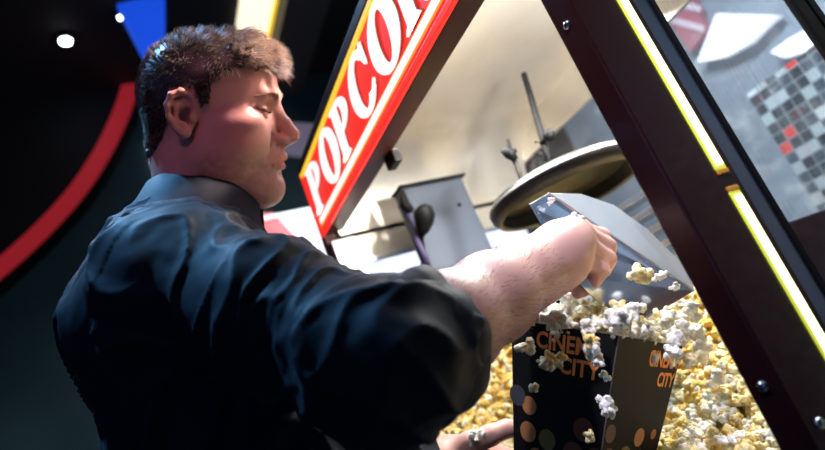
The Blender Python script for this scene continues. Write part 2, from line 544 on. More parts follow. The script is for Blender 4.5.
def np_mesh(name, v, f, mats, parent=None, tint=None, smooth=True):
    me = bpy.data.meshes.new(name)
    v = np.asarray(v, np.float32); f = np.asarray(f, np.int32); n = f.shape[1]
    me.vertices.add(len(v)); me.vertices.foreach_set('co', v.ravel())
    me.loops.add(f.size); me.loops.foreach_set('vertex_index', f.ravel())
    me.polygons.add(len(f)); me.polygons.foreach_set('loop_start', np.arange(0, f.size, n, dtype=np.int32))
    if smooth: me.polygons.foreach_set('use_smooth', np.ones(len(f), bool))
    me.update(calc_edges=True); me.validate()
    for m_ in (mats if isinstance(mats, (list, tuple)) else [mats]): me.materials.append(m_)
    if tint is not None:
        a = me.attributes.new('tint', 'FLOAT_COLOR', 'POINT')
        a.data.foreach_set('color', np.concatenate([tint, np.ones((len(v), 1))], 1).astype(np.float32).ravel())
    return link(name, me, parent)


def normals_of(v, f):
    n = np.zeros_like(v); e = np.cross(v[f[:, 2]] - v[f[:, 0]], v[f[:, 3]] - v[f[:, 1]])
    for k in range(4): np.add.at(n, f[:, k], e)
    return n / (np.linalg.norm(n, axis=1, keepdims=True) + 1e-12)


def fnoise(p, sc, seed=0.0, oct=3):
    return np.array([mnoise.fractal(Vector((x * sc + seed, y * sc, z * sc)), 1.0, 2.0, oct) for x, y, z in p])


def sstep(a, b, x):
    t = np.clip((x - a) / (b - a), 0, 1)
    return t * t * (3 - 2 * t)


def unit(v):
    v = np.array(v, float)
    return v / np.linalg.norm(v)

# ------------------------------------------------------------------ the setting
struct(MB().box((-4.3, -3.2, -0.1), (2.6, 4.0, 0.0)).build('floor', M['floor']))
struct(MB().box((-4.3, -3.2, 4.2), (2.6, 4.0, 4.3)).build('ceiling', M['ceiling']))
struct(MB().box((-4.3, -3.2, 0.0), (-4.2, 4.0, 4.2)).build('wall_left', M['teal_wall']))
struct(MB().box((-4.2, 3.9, 0.0), (2.5, 4.0, 4.2)).build('wall_back', M['black_wall']))
struct(MB().box((2.5, -3.2, 0.0), (2.6, 4.0, 4.2)).build('wall_right', M['black_wall']))
struct(MB().box((-4.2, -3.2, 0.0), (2.5, -3.1, 4.2)).build('wall_front', M['black_wall']))
# tiled half-height partition behind the machine
o = MB().box((-0.99, 0, 0.0), (1.6, 0.12, 1.70)).build('wall_tiled', M['tile']); o.location = (0, 1.75, 0); struct(o)
# beam with a lit trough overhead
struct(MB().box((-4.2, 1.40, 4.02), (2.5, 1.72, 4.2)).build('trim_1', M['soffit']))
b = MB().box((-4.0, 1.14, 4.17), (2.2, 1.40, 4.2))
o = b.build('trough_light', M['cream_light']); tag(o, 'cream glowing trough light along the dark ceiling beside the beam', 'light')
MB().box((-4.0, 1.375, 4.15), (2.2, 1.40, 4.172)).build('edge_strip', M['yellow_light'], o)['label'] = 'yellow edge strip'

# red lit curved band on the left wall, with the black wall field above it
def on_x(px, py, X):
    d = CAM_F + CAM_R * ((px - 412.5) / FPX) + CAM_U * ((225 - py) / FPX)
    return CAM_O + d * ((X - CAM_O[0]) / d[0])


pts = [(lambda p: (p[1], p[2]))(on_x(x, y, -4.2)) for x, y in ((-90, 345), (-40, 318), (0, 290), (45, 250), (85, 206), (113, 163), (131, 124), (141, 92), (147, 60))]


def smooth_curve(ps, n=40):
    t = np.linspace(0, len(ps) - 1.0001, n); ps = np.array(ps, float); out = []
    for x in t:
        i = min(int(x), len(ps) - 2); u = x - i
        p0, p1, p2, p3 = ps[max(i - 1, 0)], ps[i], ps[i + 1], ps[min(i + 2, len(ps) - 1)]
        out.append(0.5 * ((2 * p1) + (p2 - p0) * u + (2 * p0 - 5 * p1 + 4 * p2 - p3) * u * u + (3 * p1 - p0 - 3 * p2 + p3) * u ** 3))
    return out


cv = smooth_curve(pts)
b = MB(); out = [(p[0], p[1]) for p in cv]
tan = np.gradient(np.array(cv), axis=0); nrm = np.stack([-tan[:, 1], tan[:, 0]], 1) / np.linalg.norm(tan, axis=1, keepdims=True)
up_ = [tuple(np.array(p) + q * 0.125) for p, q in zip(cv, nrm)]
lo_ = [tuple(p) for p in cv]
b.prism(lo_ + up_[::-1], (-4.2, 0, 0), (0, 1, 0), (0, 0, 1), (1, 0, 0), 0.0, 0.10)
band = b.build('lit_band', M['neon_red']); tag(band, 'red glowing curved band sweeping up the dark wall', 'light band')
b = MB(); in_ = [tuple(np.array(p) - q * 0.035) for p, q in zip(cv, nrm)]
b.prism(in_ + lo_[::-1], (-4.2, 0, 0), (0, 1, 0), (0, 0, 1), (1, 0, 0), 0.0, 0.12)
b.build('lower_edge', M['black_plastic'], band)
b = MB(); far_ = [(-3.0, 4.2), (-3.0, 1.9)] 
b.prism([(0.30, 4.2)] + [(-3.0, 4.2), (-3.0, 1.9)] + [p for p in up_ if p[1] < 4.2], (-4.2, 0, 0), (0, 1, 0), (0, 0, 1), (1, 0, 0), 0.0, 0.06)
struct(b.build('trim_2', M['black_wall']))

# blue panel high at the left, blue spot light on it put in as glow
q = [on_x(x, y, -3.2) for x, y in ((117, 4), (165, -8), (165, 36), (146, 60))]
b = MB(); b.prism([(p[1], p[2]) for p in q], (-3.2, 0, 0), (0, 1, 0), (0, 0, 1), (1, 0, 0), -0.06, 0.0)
o = b.build('hanging_blue_panel', M['blue_painted_glow'])
tag(o, 'saturated blue panel hanging high behind his head, the blue light on it put in as glow', 'light panel')
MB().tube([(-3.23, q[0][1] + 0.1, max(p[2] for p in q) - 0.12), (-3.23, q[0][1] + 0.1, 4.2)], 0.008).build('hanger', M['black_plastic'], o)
# pillar that holds the dark bluish upright left of the trough
p0 = on_x(154, 186, -4.19); p1 = on_x(151, 142, -4.19)
b = MB().obox((-4.18, (p0[1] + p1[1]) / 2, (p0[2] + p1[2]) / 2), (0.04, 0.020, abs(p1[2] - p0[2])), np.eye(3), 0.004)
o = b.build('wall_light', M['panel_white']); tag(o, 'thin upright white wall light just behind his collar', 'light')


q = [on_x(x, y, -4.19) for x, y in ((240, 121), (336, 126), (336, 161), (240, 150))]  # dim light on the lilac panel is put in as emission
o = MB().prism([(p[1], p[2]) for p in q], (-4.2, 0, 0), (0, 1, 0), (0, 0, 1), (1, 0, 0), 0.0, 0.03).build('wall_panel', mat('lilac_panel', (0.3, 0.27, 0.38), 0.5, emit=(0.30, 0.26, 0.40), es=0.28))
tag(o, 'dim lilac panel with painted-in glow on the far wall, seen between his nose and the sign', 'light panel')


def spot_lamp(x, y, label, r):
    t = empty('ceiling_spotlight', (x, y, 4.2)); tag(t, label, 'spotlight', 'small ceiling spotlights')
    MB().lathe((x, y, 4.2), [(0.0001, -0.02), (r * 1.35, -0.02), (r * 1.5, -0.01), (r * 1.5, 0.0)], seg=24).build('trim_ring', M['black_plastic'], t, auto=40)
    MB().ball((x, y, 4.18), (r, r, r * 0.6)).build('bulb', M['spot_white'], t, smooth=True)


spot_lamp(-3.56, 0.03, 'bright white ceiling spotlight alone in the black upper left', 0.037)
spot_lamp(-3.36, 0.376, 'smaller dimmer ceiling spotlight beside the blue panel', 0.020)

# white cabinet with a red sweep standing behind the machine's far end
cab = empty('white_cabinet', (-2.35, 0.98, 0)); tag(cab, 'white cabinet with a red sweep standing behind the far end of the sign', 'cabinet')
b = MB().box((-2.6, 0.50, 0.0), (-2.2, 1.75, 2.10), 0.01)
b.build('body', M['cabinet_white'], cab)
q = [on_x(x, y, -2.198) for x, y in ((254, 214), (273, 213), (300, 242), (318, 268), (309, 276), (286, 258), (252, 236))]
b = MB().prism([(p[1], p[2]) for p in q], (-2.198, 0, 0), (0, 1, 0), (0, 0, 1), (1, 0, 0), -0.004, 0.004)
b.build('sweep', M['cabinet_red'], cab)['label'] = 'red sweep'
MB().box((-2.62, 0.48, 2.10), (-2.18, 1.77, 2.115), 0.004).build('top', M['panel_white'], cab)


def on_y(px, py, Y):
    d = CAM_F + CAM_R * ((px - 412.5) / FPX) + CAM_U * ((225 - py) / FPX)
    return CAM_O + d * ((Y - CAM_O[1]) / d[1])


# lit panels on the wall behind the tiled partition
q = [on_y(x, y, 2.6) for x, y in ((697, 62), (716, 14), (776, 16), (748, 44), (722, 58))]
pan = MB().prism([(p[0], p[2]) for p in q], (0, 2.6, 0), (1, 0, 0), (0, 0, 1), (0, 1, 0), 0.0, 0.05).build('light_panel', M['panel_white'])
tag(pan, 'large white lit panel seen through the side glass', 'light panel')
q = [on_y(x, y, 2.6) for x, y in ((770, 52), (790, 38), (812, 26), (836, 22), (840, 34), (815, 48), (785, 58))]
pan2 = MB().prism([(p[0], p[2]) for p in q], (0, 2.6, 0), (1, 0, 0), (0, 0, 1), (0, 1, 0), 0.0, 0.05).build('light_panel', M['panel_white'])
tag(pan2, 'smaller oval white lit panel above the mosaic tiles, seen through glass', 'light panel')
q = [on_y(x, y, 2.62) for x, y in ((652, -10), (690, -10), (706, 30), (690, 52), (668, 20))]  # red and pale reflection in the glass, built as a glowing striped board
rs = MB().prism([(p[0], p[2]) for p in q], (0, 2.62, 0), (1, 0, 0), (0, 0, 1), (0, 1, 0), 0.0, 0.04).build('striped_reflection', mat('reflection_red', (0.30, 0.10, 0.13), 0.5, emit=(0.25, 0.07, 0.10), es=0.5))
tag(rs, 'dull red board with pale stripes, standing in for a reflection at the top edge of the side glass', 'board')
for k, (a0, a1) in enumerate(((0.18, 0.34), (0.52, 0.68))):
    A = [np.array(on_y(x, y, 2.61)) for x, y in ((656 + 12 * k, -4 + 20 * k), (700 + 3 * k, 6 + 20 * k), (700 + 3 * k, 12 + 20 * k), (658 + 12 * k, 3 + 20 * k))]
    MB().prism([(p[0], p[2]) for p in A], (0, 2.61, 0), (1, 0, 0), (0, 0, 1), (0, 1, 0), 0.0, 0.012).build('stripe', mat('reflection_pale', (0.5, 0.42, 0.48), 0.5, emit=(0.45, 0.36, 0.42), es=0.5), rs)
hd = MB().box((-2.6, 2.68, 0), (2.2, 2.8, 3.2)).build('wall_service', mat('service_wall', (0.16, 0.19, 0.23), 0.5, var=((0.25, 0.29, 0.34), 3)))
struct(hd)
lamp('service_light', 'AREA', (-0.6, 1.30, 2.9), 110, (0.85, 0.93, 1.0), (-0.8, 1.9, 1.4), 1.2, 0.2)

# ------------------------------------------------------------------ the popcorn machine
XL, XR, YF, YB = -1.17, -0.36, 0.42, 1.02
mach = empty('popcorn_machine', (-0.76, 0.73, 0)); tag(mach, 'popcorn machine with a red lit sign, steel hood, glass sides and dark posts', 'popcorn machine')
MB().box((-1.21, 0.43, 0.0), (-0.33, 1.05, 0.97), 0.006).build('cabinet', M['lacquer'], mach)
MB().box((-1.21, 0.42, 0.97), (-0.33, 1.05, 1.0), 0.004).build('counter', M['steel_cool'], mach)
# posts
MB().box((XR, 0.42, 1.0), (-0.33, 0.506, 1.79), 0.0025).build('post', M['lacquer'], mach)['label'] = 'dark maroon front post with light strips'
lp = MB().box((-1.21, 0.42, 1.0), (-1.185, 0.46, 1.79), 0.002).build('post', M['maroon'], mach)
pl = MB().box((-1.185, 0.425, 1.0), (-1.165, 0.482, 1.60), 0.001).build('post_plate', M['steel_cool'], mach); pl['label'] = 'bluish steel inner plate'
MB().lathe((-1.165, 0.462, 1.52), [(0.0001, 0.003), (0.004, 0.003), (0.005, 0)], np.array([[0, 0, 1.], [0, 1, 0], [-1, 0, 0]]), 16).build('screw', M['black_metal'], pl)
MB().box((XR, 1.0, 1.0), (-0.33, 1.05, 1.79), 0.002).build('post', M['lacquer'], mach)
MB().box((-1.21, 1.0, 1.0), (-1.17, 1.05, 1.79), 0.002).build('post', M['lacquer'], mach)
MB().box((-0.352, 0.800, 1.235), (-0.330, 0.818, 1.79), 0.002).build('mullion', M['black_plastic'], mach)
MB().box((-0.352, 0.530, 1.0), (-0.334, 1.0, 1.235), 0.002).build('side_panel', M['lacquer'], mach)
MB().box((-0.352, 0.506, 1.0), (-0.333, 0.531, 1.79), 0.003).build('glass_channel', mat('channel', (0.30, 0.36, 0.46), 0.28, 1.0), mach)
# glass
MB().box((-0.346, 0.531, 1.235), (-0.341, 0.800, 1.79)).build('glass_pane', M['glass'], mach)
MB().box((-0.346, 0.818, 1.235), (-0.341, 1.0, 1.79)).build('glass_pane', M['glass'], mach)
MB().box((XL, 1.012, 1.0), (XR, 1.017, 1.70)).build('glass_pane', M['glass'], mach)
MB().box((-1.192, 0.50, 1.0), (-1.187, 1.0, 1.54)).build('glass_pane', M['glass'], mach)
MB().box((-0.3395, 0.530, 1.0), (-0.331, 0.536, 1.79)).build('gasket', M['black_plastic'], mach)
# screws of the front post
for (x, y, z, rx) in ((-0.345, 0.42, 1.477, 0), (-0.345, 0.42, 1.123, 0), (-0.33, 0.437, 1.086, 1), (-0.33, 0.455, 1.06, 1)):
    R = np.array([[1., 0, 0], [0, 0, -1], [0, 1, 0]]) if rx == 0 else np.array([[0, 0, 1.], [0, 1, 0], [-1, 0, 0]])
    MB().lathe((x, y, z), [(0.0001, 0.003), (0.0026, 0.003), (0.0045, 0.0015), (0.0046, 0)], R, 20).build('screw', M['chrome'], mach, smooth=True)
# light strips
for z0, z1 in ((1.297, 1.79), (0.985, 1.275)):
    s = MB().box((-0.331, 0.4810, z0), (-0.3280, 0.4950, z1), 0.001).build('light_strip', M['tube_edge'], mach)
    MB().box((-0.329, 0.4832, z0 + 0.004), (-0.3270, 0.4928, z1 - 0.004), 0.001).build('tube', M['tube_light'], s)
    ze = z0 if z0 > 1.2 else z1
    MB().box((-0.331, 0.4812, min(ze, ze + (-0.005 if z0 > 1.2 else 0.005))), (-0.327, 0.4948, max(ze, ze + (-0.005 if z0 > 1.2 else 0.005))), 0.001).build('end_cap', M['amber'], s)
# hood
MB().box((-1.21, 0.42, 1.79), (-0.33, 1.05, 1.81), 0.003).build('roof', M['maroon'], mach)
hood = MB()
hood.box((-1.184, 0.452, 1.542), (-1.172, 1.012, 1.785))
hood.box((-1.172, 1.002, 1.69), (-0.36, 1.012, 1.785))
# vault: the inside turns over from side wall to ceiling in a curve
arc = [(-1.172, 1.60)] + [(-1.172 + 0.17 * (1 - math.cos(a)), 1.61 + 0.165 * math.sin(a)) for a in np.linspace(0, math.pi / 2, 12)] + [(-0.362, 1.775), (-0.362, 1.785), (-1.172, 1.785)]
hood.prism(arc, (0, 0.4515, 0), (1, 0, 0), (0, 0, 1), (0, 1, 0), 0.0, 0.551)
hood.build('hood', M['steel'], mach, auto=30)
MB().box((-1.176, 0.46, 1.533), (-1.168, 1.0, 1.543), 0.001).build('hood_edge', M['steel_cool'], mach)
# steel box on the far side and its lever
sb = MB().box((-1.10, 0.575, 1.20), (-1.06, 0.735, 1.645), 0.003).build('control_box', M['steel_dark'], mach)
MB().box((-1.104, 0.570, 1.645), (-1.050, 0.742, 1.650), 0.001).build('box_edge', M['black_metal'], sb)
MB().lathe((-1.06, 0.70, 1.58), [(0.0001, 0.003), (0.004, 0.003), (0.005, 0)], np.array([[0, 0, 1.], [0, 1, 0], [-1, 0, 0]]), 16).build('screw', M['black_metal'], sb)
lev = MB().tube([P(424, 268, 1.22), P(422, 245, 1.21), P(421, 232, 1.20)], [0.006, 0.006, 0.005]).build('lever', M['black_metal'], mach, auto=40)
kb = MB().tube([P(421, 236, 1.195), P(422.5, 230, 1.195), P(424, 222, 1.195), P(424, 215, 1.195), P(423, 209, 1.195), P(421, 205, 1.195)], [0.006, 0.014, 0.020, 0.0225, 0.020, 0.008], 20).build('lever_knob', M['black_plastic'], lev, smooth=True)
MB().tube([P(428, 268, 1.20), P(424, 255, 1.19), P(417, 240, 1.20), P(414, 226, 1.22), P(408, 214, 1.24), P(400, 206, 1.25)], 0.006).build('cable', M['cable'], mach, smooth=True)
MB().tube([P(409, 214, 1.25), P(404, 203, 1.25), P(402, 192, 1.25), P(405, 205, 1.24), P(411, 212, 1.24)], [0.012, 0.010, 0.006, 0.012, 0.010], 10).build('clamp', M['black_plastic'], mach, smooth=True)

# kettle hanging in the hood
K = np.array([-0.73, 0.69, 1.448])
ket = MB().lathe(K, [(0.0001, 0.012), (0.090, 0.012), (0.112, 0.006), (0.119, -0.012), (0.127, -0.014), (0.132, -0.006), (0.133, 0.006), (0.127, 0.016), (0.10, 0.026), (0.0001, 0.030)], seg=64)
ket = ket.build('kettle_lid', M['black_metal'], mach, auto=50)
MB().lathe(K, [(0.119, -0.0145), (0.127, -0.017), (0.134, -0.007), (0.1355, 0.004), (0.133, 0.010), (0.130, 0.004)], seg=64).build('rim', mat('rim_metal', (0.05, 0.048, 0.045), 0.5, 0.3), ket, smooth=True)
K2 = P(563, 266, 1.03)
MB().lathe(K2, [(0.0001, -0.075), (0.07, -0.072), (0.10, -0.05), (0.112, 0.0), (0.116, 0.002), (0.112, 0.006), (0.10, 0.0), (0.09, -0.04), (0.0001, -0.06)], seg=48).build('kettle', M['black_metal'], mach, auto=50)
hg = MB().tube([P(551, 168, 1.06), P(546, 150, 1.075), P(534, 108, 1.11), P(527, 84, 1.135), P(524, 74, 1.15)], [0.0065, 0.0065, 0.006, 0.0055, 0.0055]).build('kettle_hanger', M['black_plastic'], mach, smooth=True)
MB().ball(P(549, 135, 1.05), 0.0115).build('hanger_knob', M['black_plastic'], hg, smooth=True)
MB().tube([P(549, 135, 1.06), P(541, 143, 1.08)], 0.005).build('knob_stem', M['black_metal'], hg)
for (x, y) in ((543, 163), (540, 154), (536, 142)):
    MB().ball(P(x, y, 1.062), 0.0028, 10).build('bolt', M['black_metal'], hg, smooth=True)
rd = MB().tube([P(527, 196, 1.03), P(519, 172, 1.05), P(512, 155, 1.07), P(508, 140, 1.09)], [0.0045, 0.0045, 0.004, 0.003]).build('lid_rod', M['black_metal'], mach, smooth=True)
MB().tube([P(502, 150, 1.06), P(509, 153, 1.06), P(516, 160, 1.06)], [0.005, 0.011, 0.006], 10).build('rod_clamp', M['black_plastic'], rd, smooth=True)
MB().tube([P(516, 150, 1.06), P(508, 156, 1.06)], [0.004, 0.009], 10).build('clamp_screw', M['black_plastic'], rd, smooth=True)
# slatted grille of the warming deck, behind the kettle
gz = MB().box((-1.10, 0.90, 1.26), (-0.76, 1.0, 1.275), 0.002)
for k in range(5): gz.box((-1.10, 0.93, 1.28 + 0.035 * k), (-0.76, 0.985, 1.292 + 0.035 * k), 0.001)
gz.box((-1.105, 0.92, 1.0), (-1.095, 1.0, 1.45)); gz.box((-0.765, 0.92, 1.0), (-0.755, 1.0, 1.45))
gz.build('grille', M['steel_cool'], mach)

# ---- the sign
sg = MB().box((-1.195, 0.424, 1.622), (-0.33, 0.464, 1.790), 0.002).build('sign', M['maroon'], mach)
sg['label'] = 'red lit sign reading POPCORN'
fc = MB().box((-1.19, 0.4195, 1.630), (-0.335, 0.4245, 1.778), 0.001).build('sign_face', M['red_light'], sg)
MB().box((-1.195, 0.4165, 1.772), (-0.33, 0.4245, 1.784), 0.002).build('border', M['yellow_light'], sg)['label'] = 'yellow upper border'
MB().box((-1.195, 0.4165, 1.622), (-0.33, 0.4245, 1.634), 0.002).build('border', M['red_light'], sg)['label'] = 'red lower border'
MB().box((-1.197, 0.4165, 1.622), (-1.188, 0.4245, 1.784), 0.001).build('border', M['red_light'], sg)['label'] = 'red end border'
MB().box((-1.175, 0.4178, 1.641), (-0.345, 0.4195, 1.660), 0.0006).build('stripe', M['orange_light'], sg)['label'] = 'orange stripe'
MB().box((-1.165, 0.4165, 1.6445), (-0.345, 0.4185, 1.6565), 0.0006).build('stripe', M['white_light'], sg)['label'] = 'white stripe'


def arc_band(cx, cy, rx, ry, hx, hy, a0, a1, n=28, hox=0.0):
    out = [(cx + rx * math.cos(a), cy + ry * math.sin(a)) for a in np.linspace(a0, a1, n)]
    inn = [(cx + hox + hx * math.cos(a), cy + hy * math.sin(a)) for a in np.linspace(a1, a0, n)]
    return out, inn


def glyph(ch):
    """outlines (lists of quads) of one bold serif letter in a unit box"""
    polys = []
    def band(o, i): 
        i = i[::-1]
        for k in range(len(o) - 1): polys.append([o[k], o[k + 1], i[k + 1], i[k]])
    H = math.pi / 2
    if ch in 'PR':
        polys.append([(0.10, 0), (0.36, 0), (0.36, 1), (0.10, 1)])
        polys.append([(0.0, 0), (0.46, 0), (0.40, 0.07), (0.06, 0.07)])
        polys.append([(0.0, 1.0), (0.0, 0.965), (0.10, 0.92), (0.12, 1.0)])
        band(*arc_band(0.36, 0.71, 0.44, 0.29, 0.20, 0.22, -H, H))
    if ch == 'R':
        polys.append([(0.36, 0.47), (0.56, 0.47), (0.90, 0.05), (0.62, 0.0)])
        polys.append([(0.62, 0.0), (0.98, 0.0), (0.96, 0.06), (0.70, 0.10)])
    if ch == 'O':
        band(*arc_band(0.47, 0.5, 0.47, 0.53, 0.19, 0.43, 0, 2 * math.pi, 48))
    if ch == 'C':
        band(*arc_band(0.47, 0.5, 0.47, 0.53, 0.21, 0.43, 0.85, 2 * math.pi - 0.75, 44))
        polys.append([(0.66, 0.82), (0.74, 1.0), (0.80, 1.0), (0.82, 0.62), (0.76, 0.62)])
        polys.append([(0.62, 0.10), (0.70, 0.16), (0.86, 0.30), (0.84, 0.16)])
    if ch == 'N':
        polys.append([(0.06, 0), (0.16, 0), (0.16, 1), (0.06, 1)])
        polys.append([(0.78, 0), (0.88, 0), (0.88, 1), (0.78, 1)])
        polys.append([(0.02, 1), (0.30, 1), (0.88, 0.0), (0.74, 0.0)])
        polys.append([(-0.04, 0), (0.28, 0), (0.24, 0.06), (0.0, 0.06)])
        polys.append([(0.66, 1), (1.0, 1), (0.96, 0.94), (0.70, 0.94)])
    return [[(x + 0.10 * y, y) for x, y in p] for p in polys]


for k, ch in enumerate('POPCORN'):
    x0 = -1.168 + k * 0.1165; wd = 0.118 if ch in 'OC' else 0.112
    LH = 0.098
    b = MB()
    for p in glyph(ch): b.prism(p, (x0, 0.4195, 1.666), (wd, 0, 0), (0, 0, LH), (0, -1, 0), 0, 0.0045)
    L = b.build('letter', M['white_light'], sg); L['label'] = 'white raised letter ' + ch
    b = MB()
    for p in glyph(ch): b.prism(p, (x0 + 0.006, 0.4193, 1.6635), (wd, 0, 0), (0, 0, LH), (0, -1, 0), 0, 0.0012)
    b.build('letter_shade', M['dark_red'], L)['label'] = 'dark red drop outline'
# latch under the sign
MB().box((-0.865, 0.459, 1.600), (-0.825, 0.476, 1.624), 0.003).build('latch', M['black_metal'], mach)

# ------------------------------------------------------------------ popcorn pieces
def kernel(seed, h):
    r = random.Random(seed); ps = []
    dirs = []
    for i in range(r.choice((9, 10, 11, 12))):
        v = unit([r.gauss(0, 1), r.gauss(0, 1), r.gauss(0, 0.8)])
        rad = r.uniform(0.0023, 0.0044)
        ps.append(s_ell(v * r.uniform(0.0050, 0.0092), [rad * r.uniform(0.8, 1.25) for _ in range(3)], k=0.0016))
    ps.append(s_ell((0, 0, 0), (0.0055, 0.005, 0.005), k=0.002))
    v, f = surface_net(ps, h)
    n = normals_of(v, f)
    v = v + n * (fnoise(v, 330, seed * 3.1, 3) * 0.0013)[:, None]
    return v - v.mean(0), f


KERNELS = [kernel(s, 0.00105) for s in range(10)]
KLOW = [kernel(s + 40, 0.0018) for s in range(8)]
KMESH = []
for i, (v, f) in enumerate(KERNELS):
    for j in range(3):  # three tints of each shape
        t = (-0.14, 0.12, 0.34)[j]
        o = np_mesh('popcorn_shape', v, f, M['popcorn'], tint=np.full((len(v), 3), t))
        KMESH.append(o.data); COL.objects.unlink(o); bpy.data.objects.remove(o)


def rand_rot(r):
    q = unit([r.gauss(0, 1) for _ in range(4)])
    w_, x, y, z = q
    return np.array([[1 - 2 * (y * y + z * z), 2 * (x * y - z * w_), 2 * (x * z + y * w_)], [2 * (x * y + z * w_), 1 - 2 * (x * x + z * z), 2 * (y * z - x * w_)], [2 * (x * z - y * w_), 2 * (y * z + x * w_), 1 - 2 * (x * x + y * y)]])


def popcorn(loc, scale, label, group=None, tint=None, stretch=None):
    r = random
    j = tint if tint is not None else r.choice((0, 0, 1, 1, 2))
    o = bpy.data.objects.new('popcorn', KMESH[r.randrange(len(KERNELS)) * 3 + j]); COL.objects.link(o)
    R = Matrix(rand_rot(r).tolist()).to_4x4()
    o.matrix_world = Matrix.Translation(Vector([float(c) for c in loc])) @ R @ Matrix.Scale(scale, 4)
    return tag(o, label, 'popcorn', group)


# ------------------------------------------------------------------ the tub
TC = C(0.22317616, -0.13090438, 0.71993186) + CAM_O
TR = np.array([[0.98492571, 0.15513927, 0.07650584], [-0.14264948, 0.97863897, -0.14804357], [-0.09783897, 0.1348984, 0.98601722]])
TX, TY, TZ = (C(*TR[:, k]) for k in range(3))      # tub axes: right, up along the tub, away
S_T, S_B, H_T = 0.145, 0.105, 0.19


def tub_pt(x, y, z): return TC + TX * x + TY * y + TZ * z


def tub_ring(t, inset=0.0):
    s = (S_T + (S_B - S_T) * t) / 2 ** 0.5 - inset
    y = -H_T * t
    return [tub_pt(0, y, -s), tub_pt(s, y, 0), tub_pt(0, y, s), tub_pt(-s, y, 0)]


tub = empty('popcorn_tub', tub_pt(0, -H_T, 0)); tag(tub, 'black paper popcorn tub printed in orange, tilted under the scoop and filled', 'popcorn tub')
b = MB()
o0, o1, i0, i1 = tub_ring(0), tub_ring(1), tub_ring(0, 0.002), tub_ring(0.97, 0.002)
b.add(o0 + o1 + i0 + i1, [(k, (k + 1) % 4, 4 + (k + 1) % 4, 4 + k) for k in range(4)] + [(k, 8 + k, 8 + (k + 1) % 4, (k + 1) % 4) for k in range(4)] + [(8 + k, 12 + k, 12 + (k + 1) % 4, 8 + (k + 1) % 4) for k in range(4)] + [(4, 5, 6, 7), (15, 14, 13, 12)])
b.build('body', M['tub_black'], tub)
# pale worn fold along the near corner
b = MB(); b.tube([o0[0] + TZ * 0.0002, o1[0] + TZ * 0.0002], 0.0007, 6); b.build('fold', mat('fold', (0.12, 0.10, 0.09), 0.5), tub)


def face_frame(a, bb, c, d):
    """a point mapping (u 0..1 left to right, v metres down) on a tub face, and its outward normal"""
    n = unit(np.cross(np.array(bb) - a, np.array(d) - a))
    if n @ CAM_F > 0: n = -n
    def f(u, v):
        t = v / H_T
        return (a + (d - a) * t) * (1 - u) + (bb + (c - bb) * t) * u + n * 0.0004
    return f, n


FL = face_frame(o0[3], o0[0], o1[0], o1[3]); FR = face_frame(o0[0], o0[1], o1[1], o1[0])


def text_mesh(txt):
    cu = bpy.data.curves.new('t', 'FONT'); cu.body = txt; cu.size = 1.0; cu.resolution_u = 3; cu.offset = 0.028
    ob = bpy.data.objects.new('t', cu); COL.objects.link(ob)
    dg = bpy.context.evaluated_depsgraph_get()
    me = bpy.data.meshes.new_from_object(ob.evaluated_get(dg))
    v = [tuple(q.co) for q in me.vertices]; f = [tuple(q.vertices) for q in me.polygons]
    bpy.data.objects.remove(ob); bpy.data.curves.remove(cu); bpy.data.meshes.remove(me)
    v = np.array(v); v[:, 0] -= v[:, 0].min(); v[:, 1] -= v[:, 1].min()
    w_, h_ = v[:, 0].max(), v[:, 1].max()
    v[:, 0] /= w_; v[:, 1] /= h_
    return v, f


def print_text(txt, fr, u0, u1, v0, v1, m_, label):
    v, f = text_mesh(txt); ff, n = fr
    pts_ = [ff(u0 + (u1 - u0) * x, v1 + (v0 - v1) * y) for x, y, _ in v]
    MB().add(pts_, f).build('printed_word', m_, tub)['label'] = label


def print_disc(fr, u, v, r, m_):
    ff, n = fr
    wdt = np.linalg.norm(ff(1, v) - ff(0, v))
    p = [ff(u + r / wdt * math.cos(a), v + r * math.sin(a)) for a in np.linspace(0, 2 * math.pi, 28, endpoint=False)]
    MB().add(p, [tuple(range(28))]).build('printed_disc', m_, tub)


print_text('CINEMA', FL, 0.27, 0.90, 0.008, 0.028, M['print_orange'], 'orange word CINEMA on the left face')
print_text('CITY', FL, 0.51, 0.90, 0.032, 0.051, M['print_orange'], 'orange word CITY on the left face')
print_text('CINEMA', FR, 0.50, 0.985, 0.009, 0.028, M['print_orange'], 'orange word CINEMA on the right face')
print_text('CITY', FR, 0.70, 0.985, 0.033, 0.050, M['print_orange'], 'orange word CITY on the right face')
for fr, u, v, r, m_ in ((FL, .20, .096, .0105, 'print_bronze'), (FL, .19, .126, .0115, 'print_bronze'), (FL, .42, .128, .0115, 'print_olive'), (FL, .06, .088, .012, 'print_grey'),
                        (FL, .80, .105, .0125, 'print_brown'), (FL, .72, .134, .013, 'print_brown'), (FL, .95, .131, .011, 'print_brown'), (FL, .30, .152, .011, 'print_bronze'), (FL, .60, .158, .010, 'print_bronze'),
                        (FR, .10, .103, .010, 'print_brown'), (FR, .12, .130, .0115, 'print_brown'), (FR, .60, .108, .0105, 'print_bronze'), (FR, .40, .128, .011, 'print_olive'), (FR, .66, .131, .009, 'print_bronze'), (FR, .85, .105, .006, 'print_bronze'), (FR, .5, .155, .010, 'print_bronze')):
    print_disc(fr, u, v, r, M[m_])

# ------------------------------------------------------------------ the scoop
SA, SBp, SCp, SD = P(529, 204, 0.700), P(548, 193, 0.735), P(694, 291, 0.735), P(628, 330, 0.665)
n_s = unit(np.cross(SCp - SBp, SA - SBp))
if n_s @ CAM_F > 0: n_s = -n_s
scoop = empty('popcorn_scoop', (SA + SCp) / 2); tag(scoop, 'steel popcorn scoop tipped over the tub in his right hand', 'scoop')


